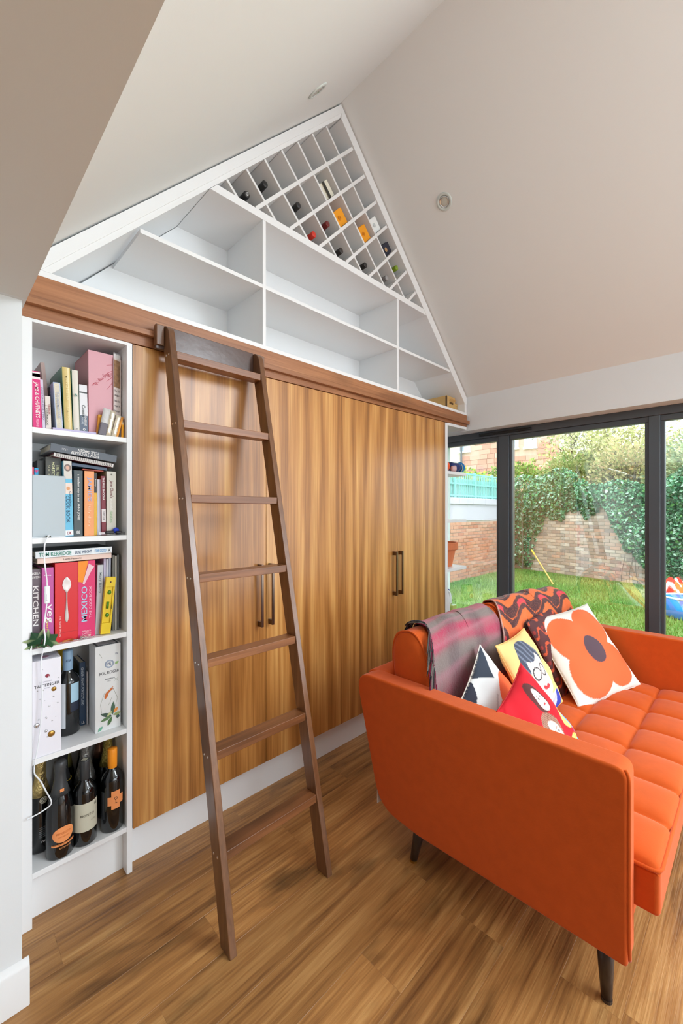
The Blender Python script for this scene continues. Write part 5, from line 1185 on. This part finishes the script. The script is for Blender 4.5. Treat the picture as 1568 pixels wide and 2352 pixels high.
# climbing pole and the stick lying against it
p = wallpt(.42, 0, .30)
t = thing('garden_pole', 'thin grey pole standing before the ivy near the left corner of the lawn', 'pole', (p[0], p[1], GZ)); bake('shaft', MB().tube([(0, 0, 0), (-.02, .01, 1.55)], .012, 8), mat('weathered_steel', lin(112, 112, 108), .6, metal=.4, bump=.05), t, local=True); bake('bracket', MB().box(-.16, .02, -.01, .01, .62, .645), plain(96, 92, 88), t, local=True)
a_ = Vector((9.85, 2.05, GZ+.62)); b_ = Vector((9.05, 1.32, GZ+.02))
t = thing('garden_rake', 'yellow handled garden tool leaning over the grass by the grey pole', 'garden tool', tuple(b_))
bake('handle', MB().tube([(0, 0, 0), tuple((a_-b_)*.96)], .015, 8), plain(214, 178, 96), t, local=True); bake('grip', MB().tube([tuple((a_-b_)*.86), tuple(a_-b_)], .02, 8), plain(226, 190, 60), t, local=True)
# shrubs and trees beyond the walls
def tree(name, label, cat, base, hgt, crown, nleaf, size, cols, seed, group=None, branch=7, spread=1.0, trunk_r=.09, low_f=.25):
    t = thing(name, label, cat, tuple(base), group=group); q = random.Random(seed); m = MB(); tips = []
    base = Vector(base)
    def grow(p, d, L, r_, lv):
        pts = [p]; cur = Vector(p); dd = Vector(d)
        for k in range(4):
            dd = (dd+Vector((q.uniform(-.18, .18), q.uniform(-.18, .18), q.uniform(-.04, .12)))).normalized(); cur = cur+dd*L/4; pts.append(cur.copy())
        m.tube(pts, [r_*(1-.16*k) for k in range(5)], 6 if lv < 2 else 4, cap=lv == 0)
        for k in range(1, 5): tips.append((pts[k], lv))
        if lv < 3:
            for k in range(branch if lv == 0 else 3):
                f = q.uniform(.45, 1); i = min(3, int(f*4)); pp = pts[i].lerp(pts[i+1], f*4-i if f < 1 else 1); a = q.uniform(0, 6.28); up = q.uniform(.35, .9)
                grow(pp, (Vector((math.cos(a)*spread, math.sin(a)*spread, up))).normalized(), L*q.uniform(.5, .72), r_*.5, lv+1)
    grow(base, (0, 0, 1), hgt*.42, trunk_r, 0)
    bake('trunk', m, M_bark, t, smooth=True, recalc=False)
    g = np.random.default_rng(seed); src = [p for p, lv in tips if lv >= 1]; idx = g.integers(0, len(src), nleaf)
    P = np.array([tuple(p) for p in src])[idx]+g.normal(0, crown, (nleaf, 3)); P = P[P[:, 2] > base.z+hgt*low_f]
    leaves('crown', P, size, cols, t, 1.3, seed=seed)
    return t
GT = 'pale spring trees beyond the garden wall'
pale = [(206, 206, 140), (190, 194, 124), (220, 216, 160), (170, 178, 110), (226, 220, 178)]
tree('spring_tree', 'pale yellow green tree behind the middle of the ivy wall', 'tree', (13.6, 1.75, GZ), 5.8, .30, 8500, .072, pale, 4, GT, 9, .6)
tree('spring_tree', 'tall sparse spring tree left of the right mullion beyond the wall', 'tree', (13.4, .55, GZ), 4.9, .30, 5600, .07, pale+[(214, 180, 130)], 9, GT, 8, .8)
tree('spring_tree', 'rounded pale green tree seen through the right hand pane', 'tree', (14.6, -1.2, GZ), 4.3, .36, 7500, .08, [(196, 206, 150), (176, 192, 130), (210, 214, 164)], 12, GT, 9, .9)
tree('spring_tree', 'thin bare branched tree behind the turquoise fence', 'tree', (12.6, 5.2, GZ), 3.9, .30, 500, .07, pale, 15, GT, 8, .9, .05)
def bush(name, label, c, rx, ry, rz, n, size, cols, seed, group=None):
    t = thing(name, label, 'shrub', (c[0], c[1], GZ), group=group); g = np.random.default_rng(seed)
    d = g.normal(size=(n, 3)); d /= np.linalg.norm(d, axis=1)[:, None]; rr = g.uniform(.55, 1.0, n)**.5
    lump = 1+.16*np.sin(d[:, 0]*7+seed)+.14*np.sin(d[:, 1]*9+d[:, 2]*5)
    P = np.array(c)+d*(rr*lump)[:, None]*np.array([rx, ry, rz]); P = P[P[:, 2] > GZ]
    leaves('foliage', P, size, cols, t, 1.3, seed=seed); m = MB(); q = random.Random(seed)
    for k in range(7): m.tube([(c[0]+q.uniform(-.1, .1), c[1]+q.uniform(-.1, .1), GZ), (c[0]+q.uniform(-.3, .3)*rx, c[1]+q.uniform(-.3, .3)*ry, c[2]*.5), (c[0]+q.uniform(-.7, .7)*rx, c[1]+q.uniform(-.7, .7)*ry, c[2]+rz*.5)], [.03, .02, .008], 5)
    bake('stems', m, M_bark, t)
GB_ = 'shrubs behind the garden wall'
bush('hedge_shrub', 'bright green shrub rising over the left corner of the wall', (12.4, 3.4, 1.95), .9, .8, .85, 5200, .062, [(120, 160, 70), (150, 186, 84), (98, 140, 76), (176, 200, 110)], 31, GB_)
bush('hedge_shrub', 'pale green shrub behind the middle of the ivy', (12.5, 1.9, 2.0), .9, .9, .95, 5200, .062, [(170, 184, 120), (140, 166, 104), (196, 200, 146)], 32, GB_)
bush('hedge_shrub', 'straw coloured shrub behind the ivy left of the right mullion', (12.3, .6, 2.05), .9, 1.0, 1.0, 5200, .06, [(206, 194, 140), (186, 182, 120), (216, 190, 146), (170, 176, 116)], 33, GB_)
bush('hedge_shrub', 'grey green shrub behind the ivy in the right hand pane', (12.0, -1.0, 2.05), .9, 1.2, 1.0, 5200, .062, [(156, 176, 126), (126, 150, 108), (186, 192, 146)], 34, GB_)
bush('hedge_shrub', 'yellow flowering bush on the far side of the turquoise fence', (10.8, 4.2, 1.9), 1.3, .7, .62, 3800, .06, [(196, 206, 60), (150, 186, 70), (110, 160, 80), (220, 196, 80)], 35, GB_)
bush('hedge_shrub', 'dark green shrub at the far right behind the wall', (11.6, -3.0, 1.85), 1.0, 1.3, 1.1, 4200, .065, [(110, 146, 100), (90, 126, 86), (146, 170, 124)], 36, GB_)
# sandstone house
hs = thing('stone_house', 'pink sandstone house with white sash windows beyond the garden', 'house', (26, 9, GZ))
HX = 26.0
bake('wall_core', MB().box(HX+.02, HX+3, 6.6, 17.0, GZ, 9.0), mat('stone_joint', lin(206, 176, 160), .95, bump=.2), hs)
M_stone = brickmat('pink_sandstone', [lin(*c) for c in ((206, 154, 136), (196, 140, 122), (216, 170, 150), (186, 134, 118), (222, 184, 166))])
M_pale = mat('pale_sandstone', lin(206, 200, 180), .9, bump=.15)
wins = [(9.05, 9.62, 5.35, 6.7), (7.95, 8.45, 5.3, 6.8), (12.3, 12.9, 5.5, 7.0)]
m0 = None; q = random.Random(8); nst = 0
for r_ in range(int(6.4/.32)):
    zz = 2.6+r_*.32; y = 6.6-(.3 if r_ % 2 else 0)
    while y < 12.9:
        w2 = q.choice((.5, .62, .76)); a, b2 = max(y, 6.6), min(y+w2, 12.9)
        if b2-a > .1 and not any(b2 > w0-.12 and a < w1+.12 and zz+.3 > z0_-.2 and zz < z1_+.2 for w0, w1, z0_, z1_ in wins) and nst < 290:
            if m0 is None: m0 = bake('stone', chamfer(1, 1, 1, .02), M_stone, hs, local=True); o = m0
            else: o = share('stone', m0, hs, (0, 0, 0))
            o.scale = (.10, b2-a-.02, .30); o.location = (HX-.02-hs.location.x+q.uniform(-.015, .015)+.03, (a+b2)/2-9, zz+.30-GZ); nst += 1
        y += w2
bake('quoin_strip', MB().box(HX-.06, HX+.05, 12.9, 17.0, GZ, 9.0), M_pale, hs)
for w0, w1, z0_, z1_ in wins:
    m = MB(); m.box(HX-.10, HX+.02, w0-.12, w0, z0_, z1_); m.box(HX-.10, HX+.02, w1, w1+.12, z0_, z1_); m.box(HX-.10, HX+.02, w0-.12, w1+.12, z1_, z1_+.14); m.box(HX-.14, HX+.02, w0-.16, w1+.16, z0_-.12, z0_); m.box(HX-.08, HX, w0, w1, (z0_+z1_)/2-.03, (z0_+z1_)/2+.03)
    wn = bake('sash_window', m, plain(240, 240, 238), hs); bake('pane', MB().box(HX-.04, HX-.03, w0, w1, z0_, z1_), mat('sky_reflecting_glass', lin(186, 206, 226), .1, spec=.8), wn)
bake('drainpipe', MB().tube([(HX-.15, 12.75, GZ), (HX-.15, 12.75, 9)], .06, 8), plain(96, 98, 106), hs)
# added red cloth and blue tub standing in for reflections in the right pane
tt = thing('reflection_cloth', 'crumpled red and white cloth added on the lawn in place of a pane reflection', 'cloth', (8.3, -.70, GZ))
def cloth(u, v):
    x, y = (u-.5)*.6, (v-.5)*.55; return (x, y, .05+.40*math.exp(-(x*x+y*y)*9)+.05*math.sin(9*u+3*v)*math.sin(8*v-2*u)+.03*math.sin(23*u)*math.sin(19*v))
bake('cloth', MB().grid(cloth, 50, 50, lambda u, v: lin(236, 232, 228) if math.sin(u*19+3*math.sin(v*9)) > .62 else lin(206, 60, 40) if v > .45 or u > .5 else lin(226, 120, 60)), M_attr, tt, local=True, smooth=True, recalc=False).modifiers.new('thickness', 'SOLIDIFY').thickness = .01
bake('hem', MB().tube([(-.28+.035*k, -.275, .06+.03*math.sin(k)) for k in range(17)], .012, 6), plain(236, 230, 220), tt, local=True)
tt = thing('reflection_tub', 'bright blue tub added on the lawn in place of a pane reflection', 'tub', (7.55, -.93, GZ))
bake('tub_body', MB().lathe([(.0001, 0), (.20, 0), (.24, .04), (.26, .30), (.25, .305), (.225, .05), (.0001, .03)], n=32), plain(30, 140, 226, rough=.35), tt, local=True, smooth=True); bake('tub_rim', MB().torus((0, 0, .302), .258, .014, 36, 8), plain(226, 236, 240), tt, local=True, smooth=True)
